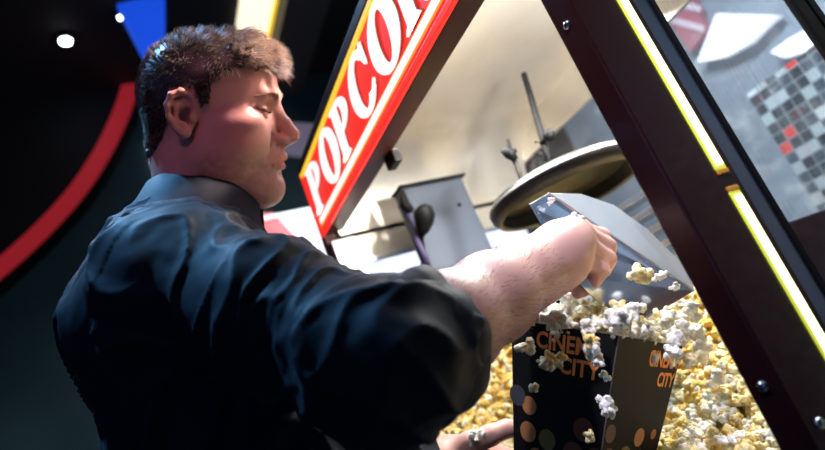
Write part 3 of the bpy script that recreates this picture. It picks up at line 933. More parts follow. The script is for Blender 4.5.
def sheet(ps, th, n):
    ps = [np.array(p) for p in ps]; k = len(ps)
    return MB().add(ps + [p - n * th for p in ps], [tuple(range(k)), tuple(range(2 * k - 1, k - 1, -1))] + [(i, k + i, k + (i + 1) % k, (i + 1) % k) for i in range(k)])


SE = P(571, 276, 0.665)
sheet([SA, SBp, SCp, SD, SE], 0.0012, n_s).build('side_plate', M['steel_scoop'], scoop)['label'] = 'plate facing the tub, blue-grey reflection tinted into its steel'
top = [SBp, P(580, 193.5, 0.785), P(614, 205, 0.81), P(646, 228, 0.815), P(676, 257, 0.80), P(692, 279, 0.765), SCp]
n_t = unit(np.cross(top[3] - SBp, SCp - SBp))
if n_t @ CAM_U < 0: n_t = -n_t
sheet(top, 0.0012, n_t).build('bottom_plate', M['steel_pale'], scoop)['label'] = 'pale upturned bottom plate'
MB().tube([SBp, (SBp + SCp) / 2, SCp], 0.0016, 8).build('folded_edge', M['steel_pale'], scoop)
nb_ = unit(np.cross(SBp - SA, P(560, 200, 0.80) - SA))
sheet([SA, SBp, P(580, 193.5, 0.785), P(556, 214, 0.76)], 0.0012, nb_).build('back_plate', M['steel_scoop'], scoop)
h0 = P(552, 222, 0.690)
MB().tube([P(556, 228, 0.700), P(568, 240, 0.692), P(580, 256, 0.690), P(592, 276, 0.690), P(600, 292, 0.690)], 0.0105, 14).build('handle', M['black_plastic'], scoop, smooth=True)

# ------------------------------------------------------------------ popcorn heaps
rr = random.Random(5)
TOPG = 'popcorn heaped in the tub'
b = MB()
g = 9
def heap_h(x, z):
    q = max(0.0, 1 - (abs(x) + abs(z)) / (S_T / 2 ** 0.5))
    return -0.012 + 0.050 * q ** 0.7
cnt = 0
for layer in range(3):
    for i in range(400):
        x, z = rr.uniform(-1, 1) * S_T * 0.7, rr.uniform(-1, 1) * S_T * 0.7
        if abs(x) + abs(z) > S_T / 2 ** 0.5 - 0.007: continue
        cnt += 1
        if cnt > (60, 110, 150)[layer]: break
        popcorn(tub_pt(x, heap_h(x, z) - 0.014 + 0.012 * layer + rr.uniform(-.004, .004), z), rr.uniform(0.85, 1.12), 'popcorn piece heaped in the black tub under the scoop', TOPG)
# a ridge along the rim and spilling at its right corner
for u in np.linspace(0.05, 0.98, 13):
    q = o0[3] * (1 - u) + o0[0] * u
    popcorn(q + TY * rr.uniform(0.004, 0.012) + TZ * 0.006, rr.uniform(0.9, 1.15), 'popcorn piece heaped in the black tub under the scoop', TOPG)
for u in np.linspace(0.03, 1.0, 11):
    q = o0[0] * (1 - u) + o0[1] * u
    popcorn(q + TY * rr.uniform(0.004, 0.016) + TZ * 0.004, rr.uniform(0.9, 1.15), 'popcorn piece heaped in the black tub under the scoop', TOPG)
popcorn(P(473, 438.5, 0.735), 0.95, 'popcorn piece resting on his left thumb beside the tub', tint=0)
popcorn(P(480, 434, 0.742), 0.7, 'smaller popcorn piece behind the one on his left thumb', tint=0)
for i in range(34):
    u, w_ = rr.uniform(0.15, 0.95), rr.uniform(0.02, 0.22)
    q = (o0[0] * (1 - u) + o0[1] * u) + TZ * (w_ * 0.14) - TX * (w_ * 0.10)
    popcorn(q + TY * rr.uniform(0.014, 0.034), rr.uniform(0.85, 1.1), 'popcorn piece heaped in the black tub under the scoop', TOPG)
b = MB()
rows = [tub_ring(0.06, 0.004)]
b.add([*rows[0], tub_pt(0, 0.022, 0)], [(0, 1, 4), (1, 2, 4), (2, 3, 4), (3, 0, 4)])
tf = b.build('popcorn_bed', M['popcorn']); tag(tf, 'bed of popcorn deep inside the black tub', 'popcorn bed', kind='stuff')

FALL = [  # pixel, depth, size, tint, label
    (525.5, 347, .640, .95, 1, 'popcorn piece falling beside the upper left edge of the tub'),
    (554, 360, .600, 1.15, 2, 'yellow popcorn piece falling in front of the left word CITY'),
    (546, 364, .600, .85, 1, 'popcorn piece falling left of the yellow one before the word CITY'),
    (594, 351, .590, 1.05, 0, 'white popcorn piece falling in front of the end of CITY'),
    (590, 340, .590, .9, 2, 'yellowish popcorn piece falling in front of the end of CINEMA'),
    (598, 362, .588, .6, 0, 'small white popcorn piece falling right below the end of CITY'),
    (533.5, 388, .62, .55, 1, 'small popcorn piece falling in front of the lower left of the tub'),
    (605, 376, .600, .5, 0, 'tiny white crumb of popcorn falling near the tub fold'),
    (605, 404, .590, .95, 0, 'white popcorn piece falling at the tub fold, upper of a close pair'),
    (609, 411, .592, .85, 0, 'white popcorn piece falling at the tub fold, lower of a close pair'),
    (589, 436, .60, .65, 2, 'small yellow popcorn piece falling lowest in front of the tub'),
    (616, 318, .600, 1.2, 0, 'large white popcorn piece tumbling over the near corner of the tub'),
    (623, 324, .600, 1.1, 0, 'white popcorn piece just under the large one at the near corner'),
    (588, 327, .610, .9, 0, 'white popcorn piece tumbling over the rim above the word CINEMA'),
    (567, 322, .615, 1.0, 1, 'popcorn piece slipping over the rim below the bent fingers'),
    (555, 321, .625, 1.0, 0, 'white popcorn piece slipping over the rim below his wrist'),
    (640, 274, .650, 1.25, 2, 'yellow popcorn piece on the blue-grey plate of the scoop'),
    (660, 276, .670, .8, 0, 'white popcorn piece on the scoop plate right of the yellow one'),
    (675, 287, .690, .55, 0, 'tiny popcorn crumb at the lower tip of the scoop plate'),
    (574, 219, .690, .75, 0, 'popcorn piece on the scoop above his knuckles, left of the pair'),
    (582, 222, .690, .75, 0, 'popcorn piece on the scoop above his knuckles, right of the pair'),
    (551, 201, .710, .5, 0, 'tiny popcorn crumb at the upper end of the scoop'),
    (672, 352, .630, 1.0, 0, 'white popcorn piece falling in front of the word CINEMA on the right face'),
    (676, 338, .640, 1.1, 0, 'white popcorn piece flying off the right corner of the tub'),
    (684, 326, .650, 1.2, 0, 'white popcorn piece flying beside the scoop tip, above the right corner'),
    (668, 318, .650, 1.1, 1, 'popcorn piece flying just under the scoop tip'),
    (692, 311, .680, 1.2, 0, 'white popcorn piece flying right under the tip of the scoop'),
    (698, 335, .690, 1.2, 0, 'white popcorn piece flying clear to the right of the tub'),
    (703, 352, .720, 1.2, 0, 'white popcorn piece flying low to the right of the tub'),
    (690, 360, .700, 1.0, 1, 'popcorn piece falling beside the right word CITY'),
    (716, 380, .720, 1.1, 0, 'white popcorn piece falling over the bin popcorn, lowest of the flying ones'),
]
for x, y, d, s, t, lab in FALL:
    popcorn(P(x, y, d), s, lab, tint=t)

# the bin: a mound, most of it one mass, the pieces nearest the tub separate
def bin_h(x, y):
    z = 1.02 + 0.20 * sstep(0.46, 0.86, y)
    z += 0.19 * sstep(-0.78, -1.14, x)
    z -= 0.05 * sstep(-0.62, -0.40, x)
    return z + 0.012 * mnoise.noise(Vector((x * 9, y * 9, 0.3)))


nx, ny = 46, 34
xs = np.linspace(-1.163, -0.366, nx); ys = np.linspace(0.445, 0.985, ny)
vv = []; ff = []
for j, y in enumerate(ys):
    for i, x in enumerate(xs): vv.append((x, y, bin_h(x, y) - 0.012))
for j in range(ny - 1):
    for i in range(nx - 1): ff.append((j * nx + i, j * nx + i + 1, (j + 1) * nx + i + 1, (j + 1) * nx + i))
base_v = np.array(vv); base_f = np.array(ff)
cand = []
for i in range(3600):
    x, y = rr.uniform(-1.155, -0.375), rr.uniform(0.455, 0.975)
    p = np.array([x, y, bin_h(x, y) + rr.uniform(-0.010, 0.006)])
    q = p - TC
    if -H_T - 0.02 < q @ TY < 0.02 and abs(q @ TX) + abs(q @ TZ) < 0.115: continue
    q = p - CAM_O; f_ = q @ CAM_F
    px, py = 412.5 + FPX * (q @ CAM_R) / f_, 225 - FPX * (q @ CAM_U) / f_
    own = 655 < px < 800 and 290 < py < 460 and px < 548 + 0.533 * py
    cand.append((f_, own, p))
cand.sort(key=lambda c_: c_[0])
single = [c_ for c_ in cand if c_[1]][:90]
sid = {id(c_) for c_ in single}
for f_, own, p in single:
    popcorn(p + np.array([0, 0, 0.006]), rr.uniform(0.9, 1.2), 'popcorn piece lying in the bin right of the tub', 'loose popcorn in the bin', rr.choice((0, 1, 2, 2)))
V = [base_v]; Q = [base_f]; T = [np.full((len(base_v), 3), 0.5)]; n0 = len(base_v)
for c_ in cand:
    if id(c_) in sid: continue
    v, f = KLOW[rr.randrange(len(KLOW))]
    v = (v * rr.uniform(0.9, 1.2)) @ rand_rot(rr).T + c_[2]
    V.append(v); Q.append(f + n0); T.append(np.full((len(v), 3), rr.choice((0.0, 0.2, 0.35, 0.5, 0.6, 0.7)))); n0 += len(v)
o = np_mesh('popcorn_heap', np.concatenate(V), np.concatenate(Q), M['popcorn'], tint=np.concatenate(T))
tag(o, 'big warm yellow heap of popcorn filling the machine bin', 'popcorn heap', kind='stuff')

# ------------------------------------------------------------------ the person
HO = P(205, 112, 0.80)                                    # middle of the head at ear height
vw = unit(C(-207.5 / FPX, 113 / FPX, 1.0))
a0 = unit(CAM_R - vw * (CAM_R @ vw)); b0 = unit(CAM_U - vw * (CAM_U @ vw) - a0 * (CAM_U @ a0)); c0 = -vw
YAW = math.radians(17)
HA = unit(a0 * math.cos(YAW) + c0 * math.sin(YAW)); HC = unit(c0 * math.cos(YAW) - a0 * math.sin(YAW)); HB = unit(b0)
HR = np.stack([HA, HB, HC], 1)                            # forward, up, his right


def hp(a, b, c=0.0): return HO + HA * a + HB * b + HC * c


def hl(p): return (np.asarray(p) - HO) @ HR


def hell(c, r, k=0.01, op='u', rot=None):
    R = HR if rot is None else HR @ rot
    return s_ell(hp(*c), r, R, k, op)


def hcap(a, b, ra, rb=None, k=0.008, op='u'): return s_cap(hp(*a), hp(*b), ra, rb, k, op)


def rotz(d):  # turn in the forward-up plane
    c_, s_ = math.cos(math.radians(d)), math.sin(math.radians(d))
    return np.array([[c_, -s_, 0], [s_, c_, 0], [0, 0, 1]])


def roty(d):  # turn in the forward-right plane
    c_, s_ = math.cos(math.radians(d)), math.sin(math.radians(d))
    return np.array([[c_, 0, s_], [0, 1, 0], [-s_, 0, c_]])


NECK = np.array([-0.756, 0.128, 1.545]) + C(-0.018, -0.020, 0.0)
SHR = P(186, 278, 0.625); ELR = P(393, 361, 0.478); WRR = P(537, 268, 0.655)
SHL = np.array([-0.930, 0.175, 1.455]); ELL_ = np.array([-0.985, 0.130, 1.165]); WRL = P(412, 462, 0.74)
tr = unit([0.95, -0.31, 0.0]); tf_ = unit([0.31, 0.95, 0.0]); tz = np.array([0, 0, 1.0])
TORSO = np.stack([tr, tf_, tz], 1)

body = []
# --- head
body += [hell((0.008, 0.030, 0), (0.083, 0.068, 0.074)),
         hell((0.050, 0.040, 0), (0.044, 0.048, 0.060), 0.02),
         hell((-0.034, 0.008, 0), (0.042, 0.055, 0.062), 0.02),
         hell((0.045, -0.030, 0), (0.052, 0.072, 0.060), 0.02),
         hell((0.040, -0.082, 0), (0.050, 0.038, 0.050), 0.02),
         hell((0.075, -0.066, 0), (0.026, 0.032, 0.034), 0.012),
         hell((0.084, -0.104, 0), (0.0185, 0.019, 0.024), 0.014),
         hell((0.066, -0.116, 0), (0.026, 0.014, 0.028), 0.014)]
for s in (-1, 1):
    body += [hell((0.058, -0.034, 0.038 * s), (0.031, 0.034, 0.029), 0.014),
             hell((0.052, -0.012, 0.050 * s), (0.034, 0.014, 0.017), 0.016),
             hcap((0.010, -0.062, 0.054 * s), (0.072, -0.104, 0.020 * s), 0.019, 0.018, 0.022),
             hell((0.028, -0.048, 0.052 * s), (0.034, 0.036, 0.020), 0.02),
             hcap((0.0935, 0.0205, 0.010 * s), (0.0875, 0.0235, 0.034 * s), 0.0085, 0.0075, 0.010),
             hell((0.0985, 0.004, 0.027 * s), (0.0125, 0.0105, 0.0150), 0.012, 's'),
             hell((0.0770, 0.0035, 0.0315 * s), (0.0125, 0.0125, 0.0140), 0.003)]
# nose
body += chain([hp(0.0925, 0.010), hp(0.0965, 0.000), hp(0.106, -0.016), hp(0.1155, -0.029)], [0.0085, 0.0072, 0.0082, 0.0098], 0.008)
body += [hell((0.1125, -0.0335, 0), (0.0105, 0.0085, 0.0105), 0.008),
         hcap((0.108, -0.040, 0), (0.0985, -0.047, 0), 0.0052, 0.006, 0.006)]
for s in (-1, 1):
    body += [hell((0.1010, -0.0365, 0.0120 * s), (0.0120, 0.0085, 0.0068), 0.005, 'u', rotz(-12)),
             hell((0.1045, -0.0430, 0.0080 * s), (0.0062, 0.0040, 0.0038), 0.003, 's', rotz(-18)),
             hcap((0.090, -0.030, 0.0205 * s), (0.082, -0.056, 0.0300 * s), 0.0020, 0.002, 0.010, 's')]
# lips
body += chain([hp(0.0910, -0.0665, -0.0245), hp(0.0980, -0.0618, -0.012), hp(0.1012, -0.0603, -0.0045), hp(0.1008, -0.0610, 0), hp(0.1012, -0.0603, 0.0045), hp(0.0980, -0.0618, 0.012), hp(0.0910, -0.0665, 0.0245)],
              [0.0032, 0.0048, 0.0053, 0.0052, 0.0053, 0.0048, 0.0032], 0.005)
body += chain([hp(0.0905, -0.0700, -0.022), hp(0.0960, -0.0735, -0.010), hp(0.0980, -0.0745, 0), hp(0.0960, -0.0735, 0.010), hp(0.0905, -0.0700, 0.022)], [0.0032, 0.0058, 0.0064, 0.0058, 0.0032], 0.005)
body += chain([hp(0.0905, -0.0692, -0.0275), hp(0.1010, -0.0675, -0.010), hp(0.1045, -0.0672, 0), hp(0.1010, -0.0675, 0.010), hp(0.0905, -0.0692, 0.0275)], [0.0012, 0.0014, 0.0013, 0.0014, 0.0012], 0.0030, 's')
body += [hell((0.1015, -0.0845, 0), (0.0075, 0.0045, 0.014), 0.008, 's')]
# lid crease and slit of the lowered eyes
for s in (-1, 1):
    body += chain([hp(0.0890, 0.0005, 0.0210 * s), hp(0.0895, 0.0002, 0.0300 * s), hp(0.0850, 0.0018, 0.0385 * s), hp(0.0790, 0.0050, 0.0450 * s)], [0.0010, 0.0016, 0.0016, 0.0010], 0.002, 's')
    body += chain([hp(0.0875, 0.0120, 0.0200 * s), hp(0.0895, 0.0128, 0.0290 * s), hp(0.0840, 0.0110, 0.0390 * s)], [0.0008, 0.0012, 0.0008], 0.003, 's')
# ears
for s in (-1, 1):
    er = lambda x, y, z=0.0: (-0.004 + 0.86 * x + 0.09 * y, -0.002 + 0.86 * y, (0.0715 + 0.005 - 0.30 * x + z) * s)
    rim = [er(0.013, -0.004, -0.004), er(0.016, 0.012, -0.001), er(0.011, 0.025, 0.001), er(-0.002, 0.0315, 0.002), er(-0.014, 0.026, 0.002), er(-0.0185, 0.012, 0.002), er(-0.0165, -0.004, 0.001), er(-0.009, -0.018, 0.0), er(0.000, -0.027, -0.002)]
    body += chain([hp(*q) for q in rim], [0.0030, 0.0034, 0.0037, 0.0040, 0.0040, 0.0038, 0.0036, 0.0040, 0.0055], 0.003)
    body += [hell(er(-0.001, 0.004, -0.006), (0.0165, 0.027, 0.0042), 0.004, 'u', roty(15 * s)),
             hell(er(0.002, -0.025, -0.003), (0.0085, 0.0085, 0.0048), 0.005),
             hcap(er(-0.010, 0.015, -0.001), er(-0.006, -0.012, -0.001), 0.0028, 0.0030, 0.003),
             hcap(er(-0.010, 0.015, -0.001), er(0.002, 0.021, -0.002), 0.0024, 0.0020, 0.003),
             hell(er(0.003, -0.003, -0.003), (0.0085, 0.0110, 0.0070), 0.004, 's'),
             hell(er(0.0125, -0.006, -0.001), (0.0042, 0.0065, 0.0042), 0.003),
             hell(er(0.001, -0.0145, 0.0), (0.0048, 0.0038, 0.0030), 0.004)]
HEAD_N = len(body)
# --- neck and trunk
body += [s_cap(hp(-0.022, -0.045), NECK + tf_ * 0.004, 0.053, 0.052, 0.02),
         s_cap(hp(0.004, -0.070), NECK + tf_ * 0.012, 0.052, 0.050, 0.02),
         s_cap(NECK - tz * 0.055, SHR - tz * 0.005, 0.042, 0.046, 0.03), s_cap(NECK - tz * 0.055, SHL - tz * 0.005, 0.042, 0.046, 0.03),
         s_ell((-0.785, 0.092, 1.33), (0.158, 0.110, 0.19), TORSO, 0.05),
         s_ell((-0.795, 0.090, 1.10), (0.155, 0.122, 0.20), TORSO, 0.05),
         s_ell((-0.79, 0.06, 0.93), (0.165, 0.118, 0.13), TORSO, 0.05)]
# right arm
body += [s_cap(SHR, ELR, 0.056, 0.045, 0.03)]
fa = WRR - ELR
body += chain([ELR, ELR + fa * 0.3, ELR + fa * 0.62, ELR + fa * 0.88, WRR], [0.044, 0.0460, 0.0420, 0.0345, 0.0310], 0.02)
# right hand, palm down, closed over the scoop handle
hw = [0.0285, 0.026, 0.024]
mcp = [P(573, 228, .708), P(578, 232, .694), P(579, 240, .681), P(576, 251, .669)]
pip = [P(601, 237, .722), P(607, 247, .709), P(607, 259, .694), P(601, 270, .679)]
dip = [P(602, 259, .722), P(604, 271, .710), P(599, 281, .697), P(591, 286, .681)]
tip = [P(590, 272, .715), P(590, 282, .700), P(585, 289, .688), P(577.5, 293, .674)]
rad = [(.0125, .0108, .0090, .0080), (.0128, .0110, .0092, .0082), (.0122, .0104, .0088, .0078), (.0112, .0094, .0080, .0070)]
for i in range(4):
    wv = WRR + (mcp[i] - np.mean(mcp, 0)) * 0.5
    body += chain([wv, wv * 0.45 + mcp[i] * 0.55, mcp[i]], [.0235, .0190, rad[i][0] + .0006], 0.022)
    body += chain([mcp[i], pip[i], dip[i], tip[i]], rad[i], 0.0045)
# palm heel on the little-finger side, and the thumb on the far side
body += [s_cap(P(546, 275, .652), P(571, 268, .664), .0205, .0150, 0.02)]
body += chain([P(545, 252, .695), P(566, 247, .725), P(583, 258, .738), P(594, 272, .730)], [.0180, .0150, .0115, .0090], 0.012)
# tendons
for i in range(3):
    body += [s_cap(WRR * 0.35 + mcp[i] * 0.65 - CAM_F * 0.0135 + CAM_U * 0.0095, mcp[i] - CAM_F * 0.006 + CAM_U * 0.005, 0.0034, 0.0052, 0.008)]
# left arm and hand under the tub
body += [s_cap(SHL, ELL_, 0.055, 0.044, 0.03)]
fl = WRL - ELL_
body += chain([ELL_, ELL_ + fl * 0.35, WRL], [0.043, 0.042, 0.028], 0.02)
LM = [P(490, 464, .755), P(488, 455, .770), P(485, 449, .785), P(481, 444, .80)]
LP = [P(520, 478, .735), P(524, 472, .760), P(522, 467, .78), P(516, 460, .80)]
LD = [P(546, 490, .72), P(551, 486, .745), P(545, 480, .77), P(533, 472, .79)]
LT = [P(562, 496, .715), P(568, 493, .74), P(560, 488, .765), P(547, 480, .785)]
for i in range(4):
    wv = WRL + (LM[i] - np.mean(LM, 0)) * 0.5
    body += chain([wv, LM[i]], [.0225, .0125], 0.018)
    body += chain([LM[i], LP[i], LD[i], LT[i]], (.0118, .0102, .0088, .0078), 0.004)
body += chain([P(446, 458, .752), P(470, 444, .748), P(491, 435, .750), P(506, 429, .756), P(522, 427, .764)], [.0180, .0140, .0115, .0100, .0088], 0.010)
# legs
PEL = np.array([-0.79, 0.06, 0.90])
for s in (-1, 1):
    hip = PEL + tr * 0.09 * s; knee = PEL + tr * 0.11 * s + tf_ * 0.03 - tz * 0.42; ank = PEL + tr * 0.13 * s - tz * 0.82 - tf_ * 0.01
    body += chain([hip, knee, ank], [0.082, 0.054, 0.038], 0.03)
    body += [s_cap(ank - tz * 0.04, ank - tz * 0.045 + tf_ * 0.13, 0.034, 0.026, 0.02)]

person = empty('person', (PEL[0], PEL[1], 0)); tag(person, 'young man in a dark navy shirt with rolled sleeves scooping popcorn into a tub', 'person')
bv, bf = surface_net(body, 0.0021)
loc_ = hl(bv)
# skin tones: lips, cheeks, beard shadow, hands a little redder
base = np.array([0.66, 0.37, 0.315]); tint = np.tile(base, (len(bv), 1))


def mixc(m_, col):
    global tint
    tint = tint * (1 - m_[:, None]) + np.array(col) * m_[:, None]


A_, B_, C_ = loc_[:, 0], loc_[:, 1], loc_[:, 2]
head = (np.abs(C_) < 0.1) & (A_ > -0.12) & (A_ < 0.14) & (B_ > -0.16) & (B_ < 0.13)
nz_ = np.zeros(len(bv)); nz_[head] = fnoise(bv[head], 120, 0, 3)
beard = head * sstep(-0.040, -0.062, B_ + 0.25 * np.maximum(A_ - 0.05, 0)) * sstep(-0.005, 0.02, A_) * sstep(-0.150, -0.118, B_)
mixc(np.clip(beard * (0.42 + 0.30 * nz_), 0, 1), (0.26, 0.15, 0.12))
mixc(head * np.exp(-(((A_ - 0.062) / 0.022) ** 2 + ((B_ + 0.030) / 0.022) ** 2)) * (np.abs(C_) > 0.02) * 0.40, (0.66, 0.26, 0.22))
mixc(head * np.exp(-(((A_ - 0.118) / 0.014) ** 2 + ((B_ + 0.030) / 0.012) ** 2 + (C_ / 0.014) ** 2)) * 0.4, (0.68, 0.28, 0.23))
lipm = head * (A_ > 0.085) * np.exp(-((B_ + 0.0680) / 0.0085) ** 4) * np.exp(-(C_ / 0.024) ** 4)
mixc(np.clip(lipm, 0, 1) * 0.85, (0.52, 0.17, 0.17))
mixc(head * (np.abs(C_) > 0.066) * np.exp(-(((A_ + 0.003) / 0.025) ** 2 + (B_ / 0.04) ** 2)) * 0.4, (0.64, 0.27, 0.22))  # reddish light on the ears put into the skin colour
cross = hp(0.0, 0.0)
body_o = np_mesh('body', bv, bf, M['skin'], person, tint=tint)

# --- hair
def hairline(a): return np.interp(a, [-0.10, -0.070, -0.055, -0.038, -0.026, -0.020, 0.012, 0.018, 0.026, 0.032, 0.045, 0.0625, 0.075, 0.095], [-0.062, -0.060, -0.050, -0.030, -0.004, 0.032, 0.032, 0.006, 0.010, 0.034, 0.049, 0.054, 0.052, 0.053])


nrmv = normals_of(bv, bf)
fc_ = bv[bf].mean(1); fl_ = hl(fc_); fn_ = nrmv[bf].mean(1)
jit = np.array([mnoise.noise(Vector((x * 140, y * 140, z * 140))) for x, y, z in fl_]) * 0.006
ear_out = (np.abs(fl_[:, 2]) > 0.0765) & (fl_[:, 0] > -0.035) & (fl_[:, 0] < 0.03) & (fl_[:, 1] < 0.034)
scalp = (fl_[:, 1] + jit > hairline(fl_[:, 0])) & (fl_[:, 0] < 0.094) & (np.abs(fl_[:, 2]) < 0.095) & (fl_[:, 1] < 0.12) & (fl_[:, 0] > -0.11) & ~ear_out
sf = np.nonzero(scalp)[0]


def hair_len(l): 
    top_ = sstep(0.050, 0.090, l[:, 1]); front = sstep(0.01, 0.08, l[:, 0]) * sstep(0.035, 0.060, l[:, 1])
    return 0.0060 + 0.009 * top_ + 0.017 * front + 0.003 * sstep(0.0, 0.05, l[:, 1])


# close cap over the scalp
used = np.unique(bf[sf]); remap = -np.ones(len(bv), int); remap[used] = np.arange(len(used))
hl_u = hl(bv[used]); capv = bv[used] + nrmv[used] * (hair_len(hl_u) * 0.33)[:, None]
capf = remap[bf[sf]]
NS = 15000
ar = np.linalg.norm(np.cross(bv[bf[sf][:, 2]] - bv[bf[sf][:, 0]], bv[bf[sf][:, 3]] - bv[bf[sf][:, 1]]), axis=1)
pick = RNG.choice(len(sf), NS, p=ar / ar.sum())
u = RNG.random((NS, 2)); fq = bf[sf[pick]]
root = (bv[fq[:, 0]] * ((1 - u[:, :1]) * (1 - u[:, 1:])) + bv[fq[:, 1]] * (u[:, :1] * (1 - u[:, 1:])) + bv[fq[:, 2]] * u[:, :1] * u[:, 1:] + bv[fq[:, 3]] * (1 - u[:, :1]) * u[:, 1:])
rn = fn_[sf[pick]]; rl = hl(root)
topw = sstep(0.050, 0.085, rl[:, 1])[:, None]; frw = (sstep(0.02, 0.085, rl[:, 0]) * sstep(0.035, 0.055, rl[:, 1]))[:, None]
clump = np.array([[mnoise.noise(Vector((x * 75 + o_, y * 75, z * 75))) for o_ in (0, 31, 67)] for x, y, z in rl])
dirn = rn * (0.55 + 0.35 * topw + 0.05 * frw) + HA * (0.55 * topw + 0.55 * frw) + HB * (-0.55 * (1 - topw) + 0.22 * frw) - HA * 0.35 * (1 - topw) * (1 - frw) + (clump @ HR.T) * (0.45 + 0.75 * topw + 0.25 * frw) + RNG.normal(size=(NS, 3)) * 0.13
dirn /= np.linalg.norm(dirn, axis=1, keepdims=True)
ln = hair_len(rl) * RNG.uniform(0.7, 1.2, NS)
bend = HA[None] * (0.25 * topw + 0.35 * frw) - HB[None] * (0.10 + 0.55 * frw) - rn * 0.30
p0_ = root; p1_ = root + dirn * (ln * 0.4)[:, None]; p2_ = p1_ + (dirn * 0.9 + bend * 0.35) * (ln * 0.35)[:, None]; p3_ = p2_ + (dirn * 0.75 + bend * 0.8) * (ln * 0.3)[:, None]


def strands(ps, radii, ref):
    """three-sided tapered strands through the rows of ps (list of Nx3)"""
    N_ = len(ps[0]); vs = []
    t = ps[-1] - ps[0]; s1 = np.cross(t, ref); s1 /= np.linalg.norm(s1, axis=1, keepdims=True) + 1e-12; s2 = np.cross(t, s1); s2 /= np.linalg.norm(s2, axis=1, keepdims=True) + 1e-12
    for p, r in zip(ps, radii):
        for k in range(3):
            q = 2 * math.pi * k / 3
            vs.append(p + (s1 * math.cos(q) + s2 * math.sin(q)) * r)
    L_ = len(ps); V_ = np.stack(vs, 1).reshape(-1, 3)
    idx = (np.arange(N_) * (3 * L_))[:, None]
    fs = []
    for i in range(L_ - 1):
        for k in range(3):
            k2 = (k + 1) % 3
            fs.append(np.concatenate([idx + i * 3 + k, idx + i * 3 + k2, idx + (i + 1) * 3 + k2, idx + (i + 1) * 3 + k], 1))
    return V_, np.concatenate(fs), 3 * L_


rw = RNG.uniform(0.8, 1.25, (NS, 1))
sv, sq, per = strands([p0_, p1_, p2_, p3_], [0.00042 * rw, 0.00040 * rw, 0.00030 * rw, 0.00008 * rw], rn)
dark = np.array([0.045, 0.038, 0.033]); light = np.array([0.34, 0.255, 0.185])
cm = np.clip(0.15 + 0.75 * frw[:, 0] + 0.25 * topw[:, 0] + RNG.normal(size=NS) * 0.20 + clump[:, 0] * 0.55, 0, 1)
sc_ = np.repeat(dark + (light - dark) * cm[:, None], per, 0)
cc = np.tile(dark * 0.5, (len(capv), 1))
np_mesh('hair', np.concatenate([capv, sv]), np.concatenate([capf, sq + len(capv)]), M['hair'], person, tint=np.concatenate([cc, sc_]))['label'] = 'short dark brown hair swept up at the front'
# fine hair on the right forearm
tt = (fc_ - ELR) @ fa / (fa @ fa)
dd = np.linalg.norm(fc_ - ELR - tt[:, None] * fa, axis=1)
cand_f = np.nonzero((tt > 0.18) & (tt < 0.98) & (dd < 0.06))[0]
pk = RNG.choice(cand_f, 1500); rp_ = fc_[pk]; rn_ = fn_[pk]
hd_ = unit(fa) * 0.55 + rn_ * 0.55 + RNG.normal(size=(1500, 3)) * 0.28; hd_ /= np.linalg.norm(hd_, axis=1, keepdims=True)
hl_ = RNG.uniform(0.003, 0.0075, (1500, 1))
av, aq, per = strands([rp_, rp_ + hd_ * hl_ * 0.5, rp_ + hd_ * hl_ + unit(fa) * hl_ * 0.2], [np.full((1500, 1), .00016), np.full((1500, 1), .00013), np.full((1500, 1), .00004)], rn_)
np_mesh('arm_hair', av, aq, M['hair'], person, tint=np.tile(np.array([0.26, 0.16, 0.11]), (len(av), 1)))
# eyebrows and lashes
for s in (-1, 1):
    bp_, bd_, bl_ = [], [], []
    for i in range(230):
        t = RNG.random(); c_ = (0.012 + 0.036 * t) * s; a_ = 0.1015 - 0.0165 * t ** 1.6; b_ = 0.0165 + 0.0075 * math.sin(t * 2.2) - 0.002 * t + RNG.normal() * 0.0017 * (1.2 - t)
        bp_.append(hp(a_ - 0.003, b_, c_)); bd_.append(HB * (0.5 - 0.6 * t) + HC * s * (0.6 + 0.3 * t) - HA * 0.25 * t + HA * 0.12); bl_.append(RNG.uniform(0.005, 0.008))
    bp_ = np.array(bp_) + HA * 0.03; bd_ = np.array(bd_); bd_ /= np.linalg.norm(bd_, axis=1, keepdims=True); bl_ = np.array(bl_)[:, None]
    for _ in range(14): bp_ = bp_ - HA * np.maximum(sdf(bp_, body[:HEAD_N]) * 0.8, 0)[:, None]
    ev, eq, per = strands([bp_, bp_ + bd_ * bl_ * .5 + HA * .0004, bp_ + bd_ * bl_], [np.full((len(bp_), 1), .00030), np.full((len(bp_), 1), .00026), np.full((len(bp_), 1), .00006)], np.tile(HA, (len(bp_), 1)))
    np_mesh('eyebrow', ev, eq, M['hair'], person, tint=np.tile(np.array([0.24, 0.14, 0.09]), (len(ev), 1)))
for s in (-1, 1):
    bp_, bd_ = [], []
    path = [hp(0.0890, 0.0005, 0.0210 * s), hp(0.0895, 0.0002, 0.0300 * s), hp(0.0850, 0.0018, 0.0385 * s), hp(0.0790, 0.0050, 0.0450 * s)]
    for t in np.linspace(0, 2.999, 110):
        i = int(t); q = path[i] * (1 - t + i) + path[i + 1] * (t - i)
        bp_.append(q + HB * 0.0006); bd_.append(HA * 0.8 - HB * 0.45 + HC * s * (0.15 + 0.25 * t) + RNG.normal(size=3) * 0.08)
    bp_ = np.array(bp_); bd_ = np.array(bd_); bd_ /= np.linalg.norm(bd_, axis=1, keepdims=True)
    ev, eq, per = strands([bp_, bp_ + bd_ * 0.003, bp_ + bd_ * 0.0065 + HB * 0.001], [np.full((len(bp_), 1), .00035), np.full((len(bp_), 1), .00028), np.full((len(bp_), 1), .00006)], np.tile(HB, (len(bp_), 1)))
    np_mesh('eyelash_row', ev, eq, M['lash'], person)

